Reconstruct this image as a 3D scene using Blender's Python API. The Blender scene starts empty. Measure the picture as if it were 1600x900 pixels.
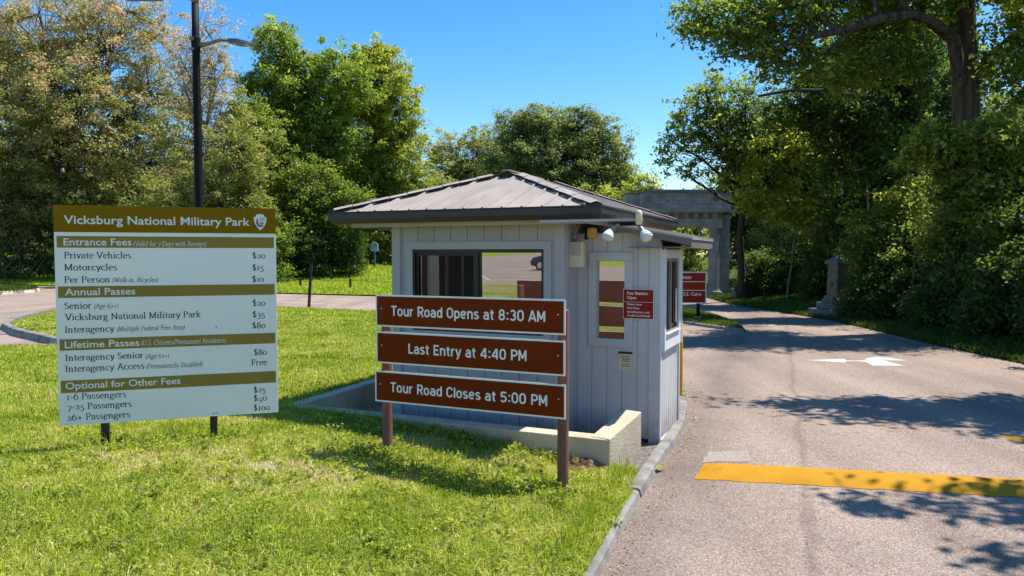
import bpy, math, random
import numpy as np
from mathutils import Vector, Matrix

# ------------------------------------------------------------------ scene, camera, light
sc = bpy.context.scene
R = math.radians
COL = sc.collection
F, PITCH, CAMH = 1150.0, R(2.639), 2.0

cd = bpy.data.cameras.new('camera'); cam = bpy.data.objects.new('camera', cd); COL.objects.link(cam)
cam.location = (0, 0, CAMH); cam.rotation_euler = (R(90) - PITCH, 0, 0)
cd.sensor_width = 36; cd.lens = F / 1600 * 36; cd.clip_start = 0.05; cd.clip_end = 5000
sc.camera = cam

SUN_EL, SUN_AZ = R(63), R(22)            # azimuth measured from +X towards +Y
sun_dir = Vector((math.cos(SUN_EL) * math.cos(SUN_AZ), math.cos(SUN_EL) * math.sin(SUN_AZ), math.sin(SUN_EL)))
w = bpy.data.worlds.new('World'); sc.world = w; w.use_nodes = True
nt = w.node_tree; bg = nt.nodes['Background']
sky = nt.nodes.new('ShaderNodeTexSky'); sky.sky_type = 'NISHITA'; sky.sun_disc = False
sky.sun_elevation = SUN_EL; sky.sun_rotation = R(90) - SUN_AZ
sky.air_density = 1.0; sky.dust_density = 0.3; sky.ozone_density = 2.0; sky.altitude = 50
hs_ = nt.nodes.new('ShaderNodeHueSaturation'); hs_.inputs['Saturation'].default_value = 1.42
nt.links.new(sky.outputs['Color'], hs_.inputs['Color']); nt.links.new(hs_.outputs['Color'], bg.inputs['Color']); bg.inputs['Strength'].default_value = 0.105
ld = bpy.data.lights.new('sun', 'SUN'); ld.energy = 4.2; ld.angle = R(0.53); ld.color = (1.0, 0.94, 0.85)
sun = bpy.data.objects.new('sun', ld); COL.objects.link(sun)
sun.rotation_euler = sun_dir.to_track_quat('Z', 'Y').to_euler(); sun.location = (20, 8, 40)
sc.view_settings.view_transform = 'Standard'; sc.view_settings.look = 'None'
sc.view_settings.exposure = 1.0; sc.view_settings.gamma = 1.0
sc.render.engine = 'CYCLES'
cy = sc.cycles
cy.max_bounces = 9; cy.diffuse_bounces = 5; cy.glossy_bounces = 4; cy.transmission_bounces = 6
cy.caustics_reflective = False; cy.caustics_refractive = False
cy.use_denoising = True; cy.denoiser = 'OPENIMAGEDENOISE'; cy.denoising_prefilter = 'ACCURATE'; cy.denoising_input_passes = 'RGB_ALBEDO_NORMAL'

# ------------------------------------------------------------------ helpers
_fw = np.array([0, math.cos(PITCH), -math.sin(PITCH)]); _up = np.array([0, math.sin(PITCH), math.cos(PITCH)])
CAM = np.array([0, 0, CAMH])
def ray(px, py): return np.array([1.0, 0, 0]) * (px - 800) / F - _up * (py - 450) / F + _fw
def atz(px, py, z=0.0):
    d = ray(px, py); return CAM + d * ((z - CAMH) / d[2])
def aty(px, py, y):
    d = ray(px, py); return CAM + d * (y / d[1])

def empty(name, loc=(0, 0, 0), rz=0.0):
    o = bpy.data.objects.new(name, None); COL.objects.link(o)
    o.location = loc; o.rotation_euler = (0, 0, rz); o.empty_display_size = 0.2
    return o
def tag(o, label=None, cat=None, group=None, kind=None):
    if label: o['label'] = label
    if cat: o['category'] = cat
    if group: o['group'] = group
    if kind: o['kind'] = kind
    return o

class MB:
    """collects polygons; build() links them as one mesh object"""
    def __init__(s): s.v = []; s.f = []; s.cuts = []
    def add(s, verts, faces):
        s.cuts.append((len(s.v), len(s.f))); n = len(s.v); s.v += [tuple(map(float, p)) for p in verts]; s.f += [tuple(i + n for i in f) for f in faces]; return s
    def box(s, x0, x1, y0, y1, z0, z1):
        p = [(x0, y0, z0), (x1, y0, z0), (x1, y1, z0), (x0, y1, z0), (x0, y0, z1), (x1, y0, z1), (x1, y1, z1), (x0, y1, z1)]
        return s.add(p, [(3, 2, 1, 0), (4, 5, 6, 7), (0, 1, 5, 4), (1, 2, 6, 5), (2, 3, 7, 6), (3, 0, 4, 7)])
    def hexa(s, p):   # eight corners: four below, four above
        return s.add(p, [(3, 2, 1, 0), (4, 5, 6, 7), (0, 1, 5, 4), (1, 2, 6, 5), (2, 3, 7, 6), (3, 0, 4, 7)])
    def prism(s, poly, y0, y1):   # polygon in x,z extruded along y
        n = len(poly)
        v = [(x, y0, z) for x, z in poly] + [(x, y1, z) for x, z in poly]
        f = [tuple(range(n)), tuple(range(2 * n - 1, n - 1, -1))] + [(i, i + n, (i + 1) % n + n, (i + 1) % n) for i in range(n)]
        return s.add(v, f)
    def slab(s, poly, z0, z1):    # polygon in x,y extruded along z
        n = len(poly)
        v = [(x, y, z0) for x, y in poly] + [(x, y, z1) for x, y in poly]
        f = [tuple(range(n - 1, -1, -1)), tuple(range(n, 2 * n))] + [(i, (i + 1) % n, (i + 1) % n + n, i + n) for i in range(n)]
        return s.add(v, f)
    def tube(s, pts, rad, sides=8, caps=True):
        pts = [Vector(p) for p in pts]; n = len(pts)
        if not hasattr(rad, '__len__'): rad = [rad] * n
        base = len(s.v); prev = None
        for i, p in enumerate(pts):
            d = (pts[min(i + 1, n - 1)] - pts[max(i - 1, 0)])
            d = d.normalized() if d.length > 1e-9 else Vector((0, 0, 1))
            if prev is None:
                a = d.orthogonal().normalized()
            else:
                a = (prev - d * prev.dot(d)); a = a.normalized() if a.length > 1e-6 else d.orthogonal().normalized()
            prev = a; b = d.cross(a)
            for k in range(sides):
                t = 2 * math.pi * k / sides
                q = p + (a * math.cos(t) + b * math.sin(t)) * rad[i]; s.v.append((q.x, q.y, q.z))
        for i in range(n - 1):
            for k in range(sides):
                k2 = (k + 1) % sides
                s.f.append((base + i * sides + k, base + i * sides + k2, base + (i + 1) * sides + k2, base + (i + 1) * sides + k))
        if caps:
            s.f.append(tuple(base + k for k in range(sides - 1, -1, -1)))
            s.f.append(tuple(base + (n - 1) * sides + k for k in range(sides)))
        return s
    def lathe(s, prof, c=(0, 0, 0), sides=24, axis=None):   # prof: (r, h)
        ax = Vector(axis).normalized() if axis is not None else Vector((0, 0, 1))
        a = ax.orthogonal().normalized(); b = ax.cross(a); c = Vector(c); s.cuts.append((len(s.v), len(s.f))); base = len(s.v); n = len(prof)
        for r, h in prof:
            for k in range(sides):
                t = 2 * math.pi * k / sides
                q = c + ax * h + (a * math.cos(t) + b * math.sin(t)) * r; s.v.append((q.x, q.y, q.z))
        for i in range(n - 1):
            for k in range(sides):
                k2 = (k + 1) % sides
                s.f.append((base + i * sides + k, base + i * sides + k2, base + (i + 1) * sides + k2, base + (i + 1) * sides + k))
        s.f.append(tuple(base + k for k in range(sides - 1, -1, -1)))
        s.f.append(tuple(base + (n - 1) * sides + k for k in range(sides)))
        return s
    def build(s, name, m, parent=None, smooth=False, bevel=0.0):
        me = bpy.data.meshes.new(name); me.from_pydata(s.v, [], s.f); me.validate()
        o = bpy.data.objects.new(name, me); COL.objects.link(o)
        if m: me.materials.append(m)
        if parent: o.parent = parent
        if smooth:
            me.polygons.foreach_set('use_smooth', [True] * len(me.polygons))
        if bevel:
            md = o.modifiers.new('edge', 'BEVEL'); md.width = bevel; md.segments = 2; md.limit_method = 'ANGLE'; md.angle_limit = R(40)
        me.update()
        return o

def each(mb, name, m, parent, **kw):
    """every added piece becomes a part of its own"""
    cs = mb.cuts + [(len(mb.v), len(mb.f))]
    for (v0, f0), (v1, f1) in zip(cs, cs[1:]):
        q = MB(); q.v = mb.v[v0:v1]; q.f = [tuple(i - v0 for i in f) for f in mb.f[f0:f1]]; q.build(name, m, parent, **kw)

def np_mesh(name, verts, faces, m, parent=None, attrs=None, smooth=False):
    """verts (n,3), faces (k,q) all of q corners"""
    me = bpy.data.meshes.new(name); k, q = faces.shape
    me.vertices.add(len(verts)); me.vertices.foreach_set('co', np.ascontiguousarray(verts, dtype=np.float32).ravel())
    me.loops.add(k * q); me.loops.foreach_set('vertex_index', np.ascontiguousarray(faces, dtype=np.int32).ravel())
    me.polygons.add(k); me.polygons.foreach_set('loop_start', np.arange(0, k * q, q, dtype=np.int32))
    if smooth: me.polygons.foreach_set('use_smooth', np.ones(k, dtype=bool))
    for an, av in (attrs or {}).items():
        a = me.attributes.new(an, 'FLOAT', 'FACE'); a.data.foreach_set('value', np.ascontiguousarray(av, dtype=np.float32))
    me.update(calc_edges=True)
    if m: me.materials.append(m)
    o = bpy.data.objects.new(name, me); COL.objects.link(o)
    if parent: o.parent = parent
    return o

# ---- value noise on the plane
def vnoise(x, y, scale, seed=0):
    g = np.random.default_rng(seed).random((64, 64))
    x = np.asarray(x) / scale; y = np.asarray(y) / scale
    xi = np.floor(x).astype(int); yi = np.floor(y).astype(int); fx = x - xi; fy = y - yi
    fx = fx * fx * (3 - 2 * fx); fy = fy * fy * (3 - 2 * fy)
    a = g[xi % 64, yi % 64]; b = g[(xi + 1) % 64, yi % 64]; c = g[xi % 64, (yi + 1) % 64]; d = g[(xi + 1) % 64, (yi + 1) % 64]
    return (a * (1 - fx) + b * fx) * (1 - fy) + (c * (1 - fx) + d * fx) * fy
def fbm(x, y, scale, seed=0, oct=4):
    s = 0; amp = 0.5; tot = 0
    for k in range(oct):
        s = s + amp * vnoise(x, y, scale / 2 ** k, seed + k); tot += amp; amp *= 0.55
    return s / tot

# ------------------------------------------------------------------ materials
def mat(name, color, rough=0.7, scale=6.0, amt=0.12, bump=0.0, bscale=None, metal=0.0, spec=0.4, color2=None, detail=5.0, stretch=None):
    m = bpy.data.materials.new(name); m.use_nodes = True
    n = m.node_tree.nodes; l = m.node_tree.links; b = n['Principled BSDF']
    b.inputs['Roughness'].default_value = rough; b.inputs['Metallic'].default_value = metal
    b.inputs['Specular IOR Level'].default_value = spec
    tc = n.new('ShaderNodeTexCoord'); mp = n.new('ShaderNodeMapping'); l.new(tc.outputs['Object'], mp.inputs['Vector'])
    if stretch: mp.inputs['Scale'].default_value = stretch
    no = n.new('ShaderNodeTexNoise'); no.inputs['Scale'].default_value = scale; no.inputs['Detail'].default_value = detail
    l.new(mp.outputs['Vector'], no.inputs['Vector'])
    rp = n.new('ShaderNodeValToRGB'); rp.color_ramp.elements[0].position = 0.3; rp.color_ramp.elements[1].position = 0.7
    c1 = tuple(c * (1 - amt) for c in color); c2 = color2 if color2 else tuple(min(1, c * (1 + amt)) for c in color)
    rp.color_ramp.elements[0].color = (*c1, 1); rp.color_ramp.elements[1].color = (*c2, 1)
    l.new(no.outputs['Fac'], rp.inputs['Fac']); l.new(rp.outputs['Color'], b.inputs['Base Color'])
    if bump:
        n2 = n.new('ShaderNodeTexNoise'); n2.inputs['Scale'].default_value = bscale or scale * 6; n2.inputs['Detail'].default_value = 6
        l.new(mp.outputs['Vector'], n2.inputs['Vector'])
        bp = n.new('ShaderNodeBump'); bp.inputs['Strength'].default_value = bump; bp.inputs['Distance'].default_value = 0.06 if 'bark' in name else 0.02
        l.new(n2.outputs['Fac'], bp.inputs['Height']); l.new(bp.outputs['Normal'], b.inputs['Normal'])
    return m

def leaf_mat(name, stops, trans=0.5, gloss=0.016):
    m = bpy.data.materials.new(name); m.use_nodes = True
    n = m.node_tree.nodes; l = m.node_tree.links; n.remove(n['Principled BSDF']); out = n['Material Output']
    at = n.new('ShaderNodeAttribute'); at.attribute_name = 'tone'
    rp = n.new('ShaderNodeValToRGB'); cr = rp.color_ramp
    while len(cr.elements) < len(stops): cr.elements.new(0.5)
    for e, (p, c) in zip(cr.elements, stops): e.position = p; e.color = (*c, 1)
    l.new(at.outputs['Fac'], rp.inputs['Fac'])
    d = n.new('ShaderNodeBsdfDiffuse'); t = n.new('ShaderNodeBsdfTranslucent'); g = n.new('ShaderNodeBsdfGlossy')
    g.inputs['Roughness'].default_value = 0.5; g.inputs['Color'].default_value = (1, 1, 1, 1)
    hs = n.new('ShaderNodeHueSaturation'); hs.inputs['Hue'].default_value = 0.485; hs.inputs['Saturation'].default_value = 1.02; hs.inputs['Value'].default_value = 1.6
    l.new(rp.outputs['Color'], d.inputs['Color']); l.new(rp.outputs['Color'], hs.inputs['Color']); l.new(hs.outputs['Color'], t.inputs['Color'])
    m1 = n.new('ShaderNodeMixShader'); m1.inputs[0].default_value = trans; l.new(d.outputs[0], m1.inputs[1]); l.new(t.outputs[0], m1.inputs[2])
    m2 = n.new('ShaderNodeMixShader'); m2.inputs[0].default_value = gloss; l.new(m1.outputs[0], m2.inputs[1]); l.new(g.outputs[0], m2.inputs[2])
    l.new(m2.outputs[0], out.inputs['Surface'])
    return m

def glass_mat(name, refl, tint, inner):
    """window pane: a mirror-bright film over a dim view inside"""
    m = bpy.data.materials.new(name); m.use_nodes = True
    n = m.node_tree.nodes; l = m.node_tree.links; n.remove(n['Principled BSDF']); out = n['Material Output']
    g = n.new('ShaderNodeBsdfGlossy'); g.inputs['Roughness'].default_value = 0.0; g.inputs['Color'].default_value = (*tint, 1)
    t = n.new('ShaderNodeBsdfTransparent'); t.inputs['Color'].default_value = (*inner, 1)
    no = n.new('ShaderNodeTexNoise'); no.inputs['Scale'].default_value = 1.7; no.inputs['Detail'].default_value = 0
    tc = n.new('ShaderNodeTexCoord'); l.new(tc.outputs['Object'], no.inputs['Vector'])
    bp = n.new('ShaderNodeBump'); bp.inputs['Strength'].default_value = 0.08; bp.inputs['Distance'].default_value = 0.03
    l.new(no.outputs['Fac'], bp.inputs['Height']); l.new(bp.outputs['Normal'], g.inputs['Normal'])
    mx = n.new('ShaderNodeMixShader'); mx.inputs[0].default_value = refl
    l.new(t.outputs[0], mx.inputs[1]); l.new(g.outputs[0], mx.inputs[2]); l.new(mx.outputs[0], out.inputs['Surface'])
    return m

M = {}
M['paint'] = mat('grey_blue_paint', (0.350, 0.352, 0.372), 0.6, 2.2, 0.11, 0.12, 40, stretch=(1, 1, 0.25))
def splash(m):
    n = m.node_tree.nodes; l = m.node_tree.links; b = n['Principled BSDF']; tc = n.new('ShaderNodeTexCoord'); sx = n.new('ShaderNodeSeparateXYZ'); l.new(tc.outputs['Object'], sx.inputs[0])
    no = n.new('ShaderNodeTexNoise'); no.inputs['Scale'].default_value = 9; no.inputs['Detail'].default_value = 6; l.new(tc.outputs['Object'], no.inputs['Vector'])
    a = n.new('ShaderNodeMath'); a.operation = 'MULTIPLY_ADD'; l.new(no.outputs['Fac'], a.inputs[0]); a.inputs[1].default_value = -0.5; l.new(sx.outputs['Z'], a.inputs[2])
    r = n.new('ShaderNodeMapRange'); r.inputs['From Min'].default_value = -0.25; r.inputs['From Max'].default_value = 0.12; r.inputs['To Min'].default_value = 0.6; r.inputs['To Max'].default_value = 0.0; l.new(a.outputs[0], r.inputs['Value'])
    mx = n.new('ShaderNodeMix'); mx.data_type = 'RGBA'; mx.inputs['B'].default_value = (0.16, 0.115, 0.075, 1); src = b.inputs['Base Color'].links[0].from_socket
    l.new(r.outputs['Result'], mx.inputs['Factor']); l.new(src, mx.inputs['A']); l.new(mx.outputs['Result'], b.inputs['Base Color'])
splash(M['paint'])
M['bay_paint'] = mat('pale_grey_paint', (0.485, 0.485, 0.485), 0.6, 2.2, 0.10, 0.12, 40, stretch=(1, 1, 0.25)); splash(M['bay_paint'])
M['trim'] = mat('grey_trim_paint', (0.385, 0.385, 0.40), 0.55, 3, 0.05, 0.06, 50)
M['white_trim'] = mat('white_trim_paint', (0.66, 0.68, 0.70), 0.5, 4, 0.05)
M['fascia'] = mat('pale_fascia_paint', (0.40, 0.40, 0.39), 0.6, 3, 0.06)
M['roof'] = mat('weathered_brown_metal', (0.315, 0.268, 0.228), 0.55, 2.5, 0.2, 0.05, 30, metal=0.0, spec=0.5, stretch=(1.5, 0.6, 1))
M['bay_fascia'] = mat('grey_brown_fascia', (0.15, 0.14, 0.13), 0.6, 3, 0.1)
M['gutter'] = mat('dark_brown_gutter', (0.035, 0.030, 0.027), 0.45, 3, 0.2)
M['black_frame'] = mat('black_window_frame', (0.010, 0.010, 0.012), 0.4, 4, 0.2)
M['alu'] = mat('aluminium_frame', (0.28, 0.27, 0.25), 0.4, 6, 0.1, metal=0.3)
M['dark_in'] = mat('dark_interior', (0.03, 0.026, 0.022), 0.9, 3, 0.3)
M['screen'] = mat('dark_insect_screen', (0.022, 0.020, 0.017), 0.95, 40, 0.25, spec=0.05)
M['redbar'] = mat('dark_red_bar', (0.075, 0.028, 0.022), 0.8, 6, 0.2)
M['glass'] = glass_mat('mirrored_window_glass', 0.62, (0.80, 0.80, 0.78), (0.20, 0.19, 0.17))
M['glass_dim'] = glass_mat('dim_window_glass', 0.42, (0.58, 0.49, 0.42), (0.25, 0.23, 0.20))  # brown tint put into the glass colour to dim its reflections
M['brown'] = mat('brown_sign_face', (0.150, 0.0200, 0.0015), 0.55, 5, 0.06, spec=0.08)
M['red_brown'] = mat('red_brown_sign_face', (0.25, 0.020, 0.008), 0.5, 5, 0.06, spec=0.12)
M['back'] = mat('sign_back_board', (0.11, 0.038, 0.026), 0.6, 5, 0.12)
M['sign_white'] = mat('white_sign_sheet', (0.74, 0.74, 0.72), 0.5, 3, 0.03)
M['fee_white'] = mat('pale_sign_board', (0.80, 0.79, 0.73), 0.5, 1.3, 0.04)
M['fee_head'] = mat('olive_brown_header', (0.215, 0.120, 0.001), 0.6, 2, 0.05, spec=0.08)
M['fee_band'] = mat('olive_band', (0.270, 0.190, 0.040), 0.6, 3, 0.05, spec=0.1)
M['ink'] = mat('dark_ink', (0.018, 0.018, 0.024), 0.6, 10, 0.1)
M['post_dark'] = mat('dark_brown_post', (0.028, 0.016, 0.012), 0.6, 12, 0.3)
M['post_red'] = mat('red_brown_post', (0.20, 0.075, 0.055), 0.65, 8, 0.25, 0.15, 60, stretch=(1, 1, 0.3))
M['black'] = mat('black_metal', (0.009, 0.008, 0.008), 0.6, 6, 0.2, spec=0.12)
M['lamp_grey'] = mat('grey_metal', (0.16, 0.16, 0.165), 0.4, 6, 0.1, metal=0.4)
M['lens'] = mat('pale_lens', (0.62, 0.63, 0.62), 0.25, 6, 0.05)
M['conc'] = mat('weathered_concrete', (0.52, 0.43, 0.31), 0.9, 3.0, 0.22, 0.35, 45)
M['conc_grey'] = mat('grey_concrete', (0.20, 0.19, 0.175), 0.9, 5.0, 0.35, 0.4, 60)
M['stone'] = mat('grey_granite', (0.245, 0.25, 0.235), 0.85, 2.2, 0.28, 0.15, 25)
M['stone_dark'] = mat('stained_granite', (0.12, 0.125, 0.118), 0.85, 1.2, 0.22, 0.15, 25)
M['granite'] = mat('pale_granite', (0.11, 0.115, 0.115), 0.8, 8, 0.2, 0.1, 40)
M['shaft'] = mat('brown_granite', (0.13, 0.105, 0.088), 0.7, 6, 0.2)
M['yellow'] = mat('yellow_paint', (0.80, 0.36, 0.006), 0.5, 5, 0.1)
M['beige'] = mat('beige_plastic', (0.66, 0.57, 0.38), 0.5, 6, 0.06, spec=0.2)
M['yellow_plastic'] = mat('yellowed_plastic', (0.55, 0.36, 0.08), 0.5, 6, 0.1)
M['blue'] = mat('blue_marker_paint', (0.06, 0.33, 0.62), 0.5, 6, 0.08)
M['bluepost'] = mat('blue_post_paint', (0.02, 0.12, 0.26), 0.5, 6, 0.1)
M['bark'] = mat('bark', (0.085, 0.068, 0.054), 0.95, 9, 0.6, 1.0, 14, stretch=(1, 1, 0.14), spec=0.1)
M['bark_dark'] = mat('dark_bark', (0.035, 0.028, 0.022), 0.95, 6, 0.4, 0.6, 25, stretch=(1, 1, 0.25))
M['bark_pale'] = mat('pale_bark', (0.17, 0.145, 0.115), 0.95, 6, 0.35, 0.5, 25, stretch=(1, 1, 0.25))
M['soil'] = mat('red_soil', (0.21, 0.115, 0.065), 1.0, 14, 0.4, 0.8, 60)
M['note'] = mat('pale_yellow_notice', (0.55, 0.52, 0.28), 0.5, 8, 0.06)
M['straw'] = mat('dry_leaf_litter', (0.33, 0.25, 0.14), 1.0, 20, 0.4)

# ------------------------------------------------------------------ ground, road, lawns
def poly_d(px, py, poly, closed=True):
    """distance to outline and nearest point on it"""
    P = np.stack([px, py], -1); best = np.full(px.shape, 1e9); near = P.copy()
    n = len(poly)
    for i in range(n if closed else n - 1):
        a = np.array(poly[i], float); b = np.array(poly[(i + 1) % n], float); ab = b - a
        t = np.clip(((P - a) @ ab) / max(ab @ ab, 1e-12), 0, 1)[..., None]
        q = a + t * ab; d = np.linalg.norm(P - q, axis=-1); m = d < best
        best = np.where(m, d, best); near = np.where(m[..., None], q, near)
    return best, near
def inside(px, py, poly):
    r = np.zeros(px.shape, bool); n = len(poly)
    for i in range(n):
        (x0, y0), (x1, y1) = poly[i], poly[(i + 1) % n]
        c = ((y0 > py) != (y1 > py)); xi = (x1 - x0) * (py - y0) / ((y1 - y0) if y1 != y0 else 1e-9) + x0
        r ^= c & (px < xi)
    return r

BA = R(-23.5); BO = np.array([1.527, 7.616, 0.0])
bax = np.array([math.cos(BA), math.sin(BA)]); bay = np.array([-math.sin(BA), math.cos(BA)])
def bl(u, v): return tuple(BO[:2] + bax * u + bay * v)        # booth plan to world

KERB = [(-1.35, -0.6), (-0.55, 1.6), (0.10, 3.3), (0.46, 4.42), (0.66, 5.0), (0.88, 5.63), (1.11, 6.26), (1.36, 6.93), (1.66, 7.64), (1.97, 8.5), (2.20, 9.35), (2.42, 10.4), (2.50, 11.6), (2.3, 13.2), (1.7, 15.2), (0.3, 18.0), (-2.0, 21.8)]
LAWN = KERB + [(-4.5, 24.7), (-8.6, 26.9), (-16.2, 26.7), (-14.0, 20.4), (-12.2, 18.0), (-10.1, 16.2), (-8.6, 15.6), (-10.2, 15.4), (-13, 15.0), (-18, 12.6), (-19, 7), (-19.5, -1), (-21, -7), (-19.5, -16), (-12, -24), (-3.0, -6)]
PIT = [bl(-4.0, -1.02), bl(-0.27, -1.02), bl(-0.18, -0.5), bl(-0.9, 0.0), bl(-0.9, 2.55), bl(-4.12, 2.55)]
PAD = [bl(-0.9, 0.0), bl(-0.18, -0.5), bl(-0.26, -1.25), (1.28, 6.60), (1.40, 6.95), (1.70, 7.64), (2.01, 8.5), (2.24, 9.35), bl(-0.35, 2.6), bl(-0.9, 2.55)]

def lawn_z(x, y):
    d, _ = poly_d(x, y, LAWN)
    t = np.clip(d / 4.0, 0, 1); s = t * t * (3 - 2 * t)
    z = 0.075 + 0.195 * s + (fbm(x, y, 1.1, 3) - 0.5) * 0.05 * np.clip(d / 0.6, 0, 1)
    # the lawn drops along the front of the low wall towards the kerb
    u = (x - BO[0]) * bax[0] + (y - BO[1]) * bax[1]; v = (x - BO[0]) * bay[0] + (y - BO[1]) * bay[1]
    return z - 0.06 * np.exp(-(((u + 0.3) / 0.8) ** 2 + ((v + 1.2) / 0.5) ** 2))
def bank_z(x, y):
    d, _ = poly_d(x, y, BANK)
    return 0.06 + 0.004 * d + 2.6 * (1 - np.exp(-(d / 22.0) ** 1.9)) + (fbm(x, y, 5, 9) - 0.5) * 0.25 * np.clip(d / 4, 0, 1)
def verge_z(x, y):
    d, _ = poly_d(x, y, VERGE)
    return 0.03 + 0.05 * d + 1.6 * (1 - np.exp(-(d / 12.0) ** 2)) + (fbm(x, y, 3, 11) - 0.5) * 0.12 * np.clip(d / 1.0, 0, 1)
def isle_z(x, y):
    d, _ = poly_d(x, y, ISLE)
    return 0.06 + 0.12 * np.clip(d / 1.5, 0, 1)
def isle2_z(x, y):
    d, _ = poly_d(x, y, ISLE2)
    return 0.10 + 0.10 * np.clip(d / 1.5, 0, 1)
BANK = [(-90, 74), (-60, 62), (-33, 48), (-11.8, 37), (-6.3, 34.8), (0, 33.4), (4, 34.0), (5.4, 36), (5.8, 44), (6.5, 60), (12, 120), (-20, 150), (-110, 150), (-120, 90)]
VERGE = [(9.2, -25), (9.2, -5), (9.3, 8), (9.3, 13.3), (9.3, 16.3), (9.5, 18.9), (9.6, 22.0), (9.3, 25), (8.7, 29.5), (8.9, 33), (9.0, 38), (9.4, 46), (10.5, 60), (17, 120), (60, 120), (70, 50), (60, -25)]
ISLE = [(5.97, 18.85), (5.4, 20.0), (4.9, 21.3), (2.0, 24.6), (-0.8, 27.2), (-0.6, 28.4), (2.0, 29.4), (5.2, 30.0), (6.0, 28.6), (6.1, 27.2), (6.35, 25), (6.40, 22.5), (6.25, 20.4)]
ISLE2 = [(-25.2, 36.3), (-24.9, 38.2), (-25.9, 40.4), (-29, 42.2), (-38, 45.5), (-46, 47), (-46, 42.4), (-40, 40.6), (-32, 38.2), (-27.4, 35.5)]

def grass_ground_mat(name, lush, straw, dark, patch=0.5):
    m = bpy.data.materials.new(name); m.use_nodes = True
    n = m.node_tree.nodes; l = m.node_tree.links; b = n['Principled BSDF']; b.inputs['Roughness'].default_value = 1; b.inputs['Specular IOR Level'].default_value = 0.05
    g = n.new('ShaderNodeNewGeometry')
    def noise(s, d):
        q = n.new('ShaderNodeTexNoise'); q.inputs['Scale'].default_value = s; q.inputs['Detail'].default_value = d; l.new(g.outputs['Position'], q.inputs['Vector']); return q
    a = noise(0.9, 6); c = noise(35, 4)
    r1 = n.new('ShaderNodeValToRGB'); r1.color_ramp.elements[0].position = 0.40; r1.color_ramp.elements[1].position = 0.40 + patch * 0.6
    r1.color_ramp.elements[0].color = (*lush, 1); r1.color_ramp.elements[1].color = (*straw, 1)
    l.new(a.outputs['Fac'], r1.inputs['Fac'])
    r2 = n.new('ShaderNodeValToRGB'); r2.color_ramp.elements[0].position = 0.35; r2.color_ramp.elements[1].position = 0.6
    l.new(c.outputs['Fac'], r2.inputs['Fac'])
    mx = n.new('ShaderNodeMix'); mx.data_type = 'RGBA'; mx.inputs['A'].default_value = (*dark, 1)
    l.new(r2.outputs['Color'], mx.inputs['Factor']); l.new(r1.outputs['Color'], mx.inputs['B']); l.new(mx.outputs['Result'], b.inputs['Base Color'])
    bp = n.new('ShaderNodeBump'); bp.inputs['Strength'].default_value = 0.9; bp.inputs['Distance'].default_value = 0.03
    l.new(c.outputs['Fac'], bp.inputs['Height']); l.new(bp.outputs['Normal'], b.inputs['Normal'])
    return m
M['lawn'] = grass_ground_mat('lawn_ground', (0.24, 0.27, 0.05), (0.46, 0.38, 0.19), (0.075, 0.075, 0.025), 0.5)
M['bank'] = grass_ground_mat('bank_ground', (0.22, 0.29, 0.028), (0.32, 0.33, 0.065), (0.13, 0.17, 0.02), 0.7)
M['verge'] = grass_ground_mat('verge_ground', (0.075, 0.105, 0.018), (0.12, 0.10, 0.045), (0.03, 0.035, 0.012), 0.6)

def sheet(name, poly, zf, m, xs, ys, hole=None, kind='structure'):
    X, Y = np.meshgrid(xs, ys, indexing='ij'); ins = inside(X, Y, poly)
    _, nr = poly_d(X, Y, poly)
    XX = np.where(ins, X, nr[..., 0]); YY = np.where(ins, Y, nr[..., 1])
    keep = ins[:-1, :-1] | ins[1:, :-1] | ins[:-1, 1:] | ins[1:, 1:]
    if hole is not None:
        hi = inside(X, Y, hole); _, hn = poly_d(X, Y, hole)
        XX = np.where(hi, hn[..., 0], XX); YY = np.where(hi, hn[..., 1], YY)
        keep &= ~(hi[:-1, :-1] & hi[1:, :-1] & hi[:-1, 1:] & hi[1:, 1:])
    Z = zf(XX, YY); nx, ny = X.shape; idx = np.arange(nx * ny).reshape(nx, ny)
    f = np.stack([idx[:-1, :-1], idx[1:, :-1], idx[1:, 1:], idx[:-1, 1:]], -1)[keep]
    V = np.stack([XX, YY, Z], -1).reshape(-1, 3)
    used, inv = np.unique(f, return_inverse=True)
    o = np_mesh(name, V[used], inv.reshape(f.shape), m, smooth=True)
    return tag(o, kind=kind)

xs = np.concatenate([np.arange(-36, -12, 0.6), np.arange(-12, 3.0, 0.13)]); ys = np.concatenate([np.arange(-27, 2, 0.6), np.arange(2, 12, 0.13), np.arange(12, 28, 0.3)])
HOLE = [bl(-4.0, -1.02), bl(-0.3, -1.02), bl(-0.3, -1.3), (1.22, 6.52), (1.6, 6.9), (2.4, 8.5), (2.9, 9.6), (3.1, 11.0), bl(0.1, 2.5), bl(-4.1, 2.5)]
sheet('lawn', LAWN, lawn_z, M['lawn'], xs, ys, HOLE)
sheet('grass_bank', BANK, bank_z, M['bank'], np.arange(-121, 14, 0.9), np.arange(32, 151, 0.9))
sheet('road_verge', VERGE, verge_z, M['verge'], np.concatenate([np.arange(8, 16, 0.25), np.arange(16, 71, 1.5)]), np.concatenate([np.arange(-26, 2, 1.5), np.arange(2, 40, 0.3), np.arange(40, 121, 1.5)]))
sheet('grass_island', ISLE, isle_z, M['bank'], np.arange(-2, 7, 0.2), np.arange(18, 31, 0.2))
o = sheet('grass_island', ISLE2, isle2_z, M['bank'], np.arange(-47, -23, 0.3), np.arange(34, 48, 0.3))

MB().add([(-1500, -1500, -0.06), (1500, -1500, -0.06), (1500, 1500, -0.06), (-1500, 1500, -0.06)], [(0, 1, 2, 3)]).build('ground', M['bank'])['kind'] = 'structure'

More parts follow.
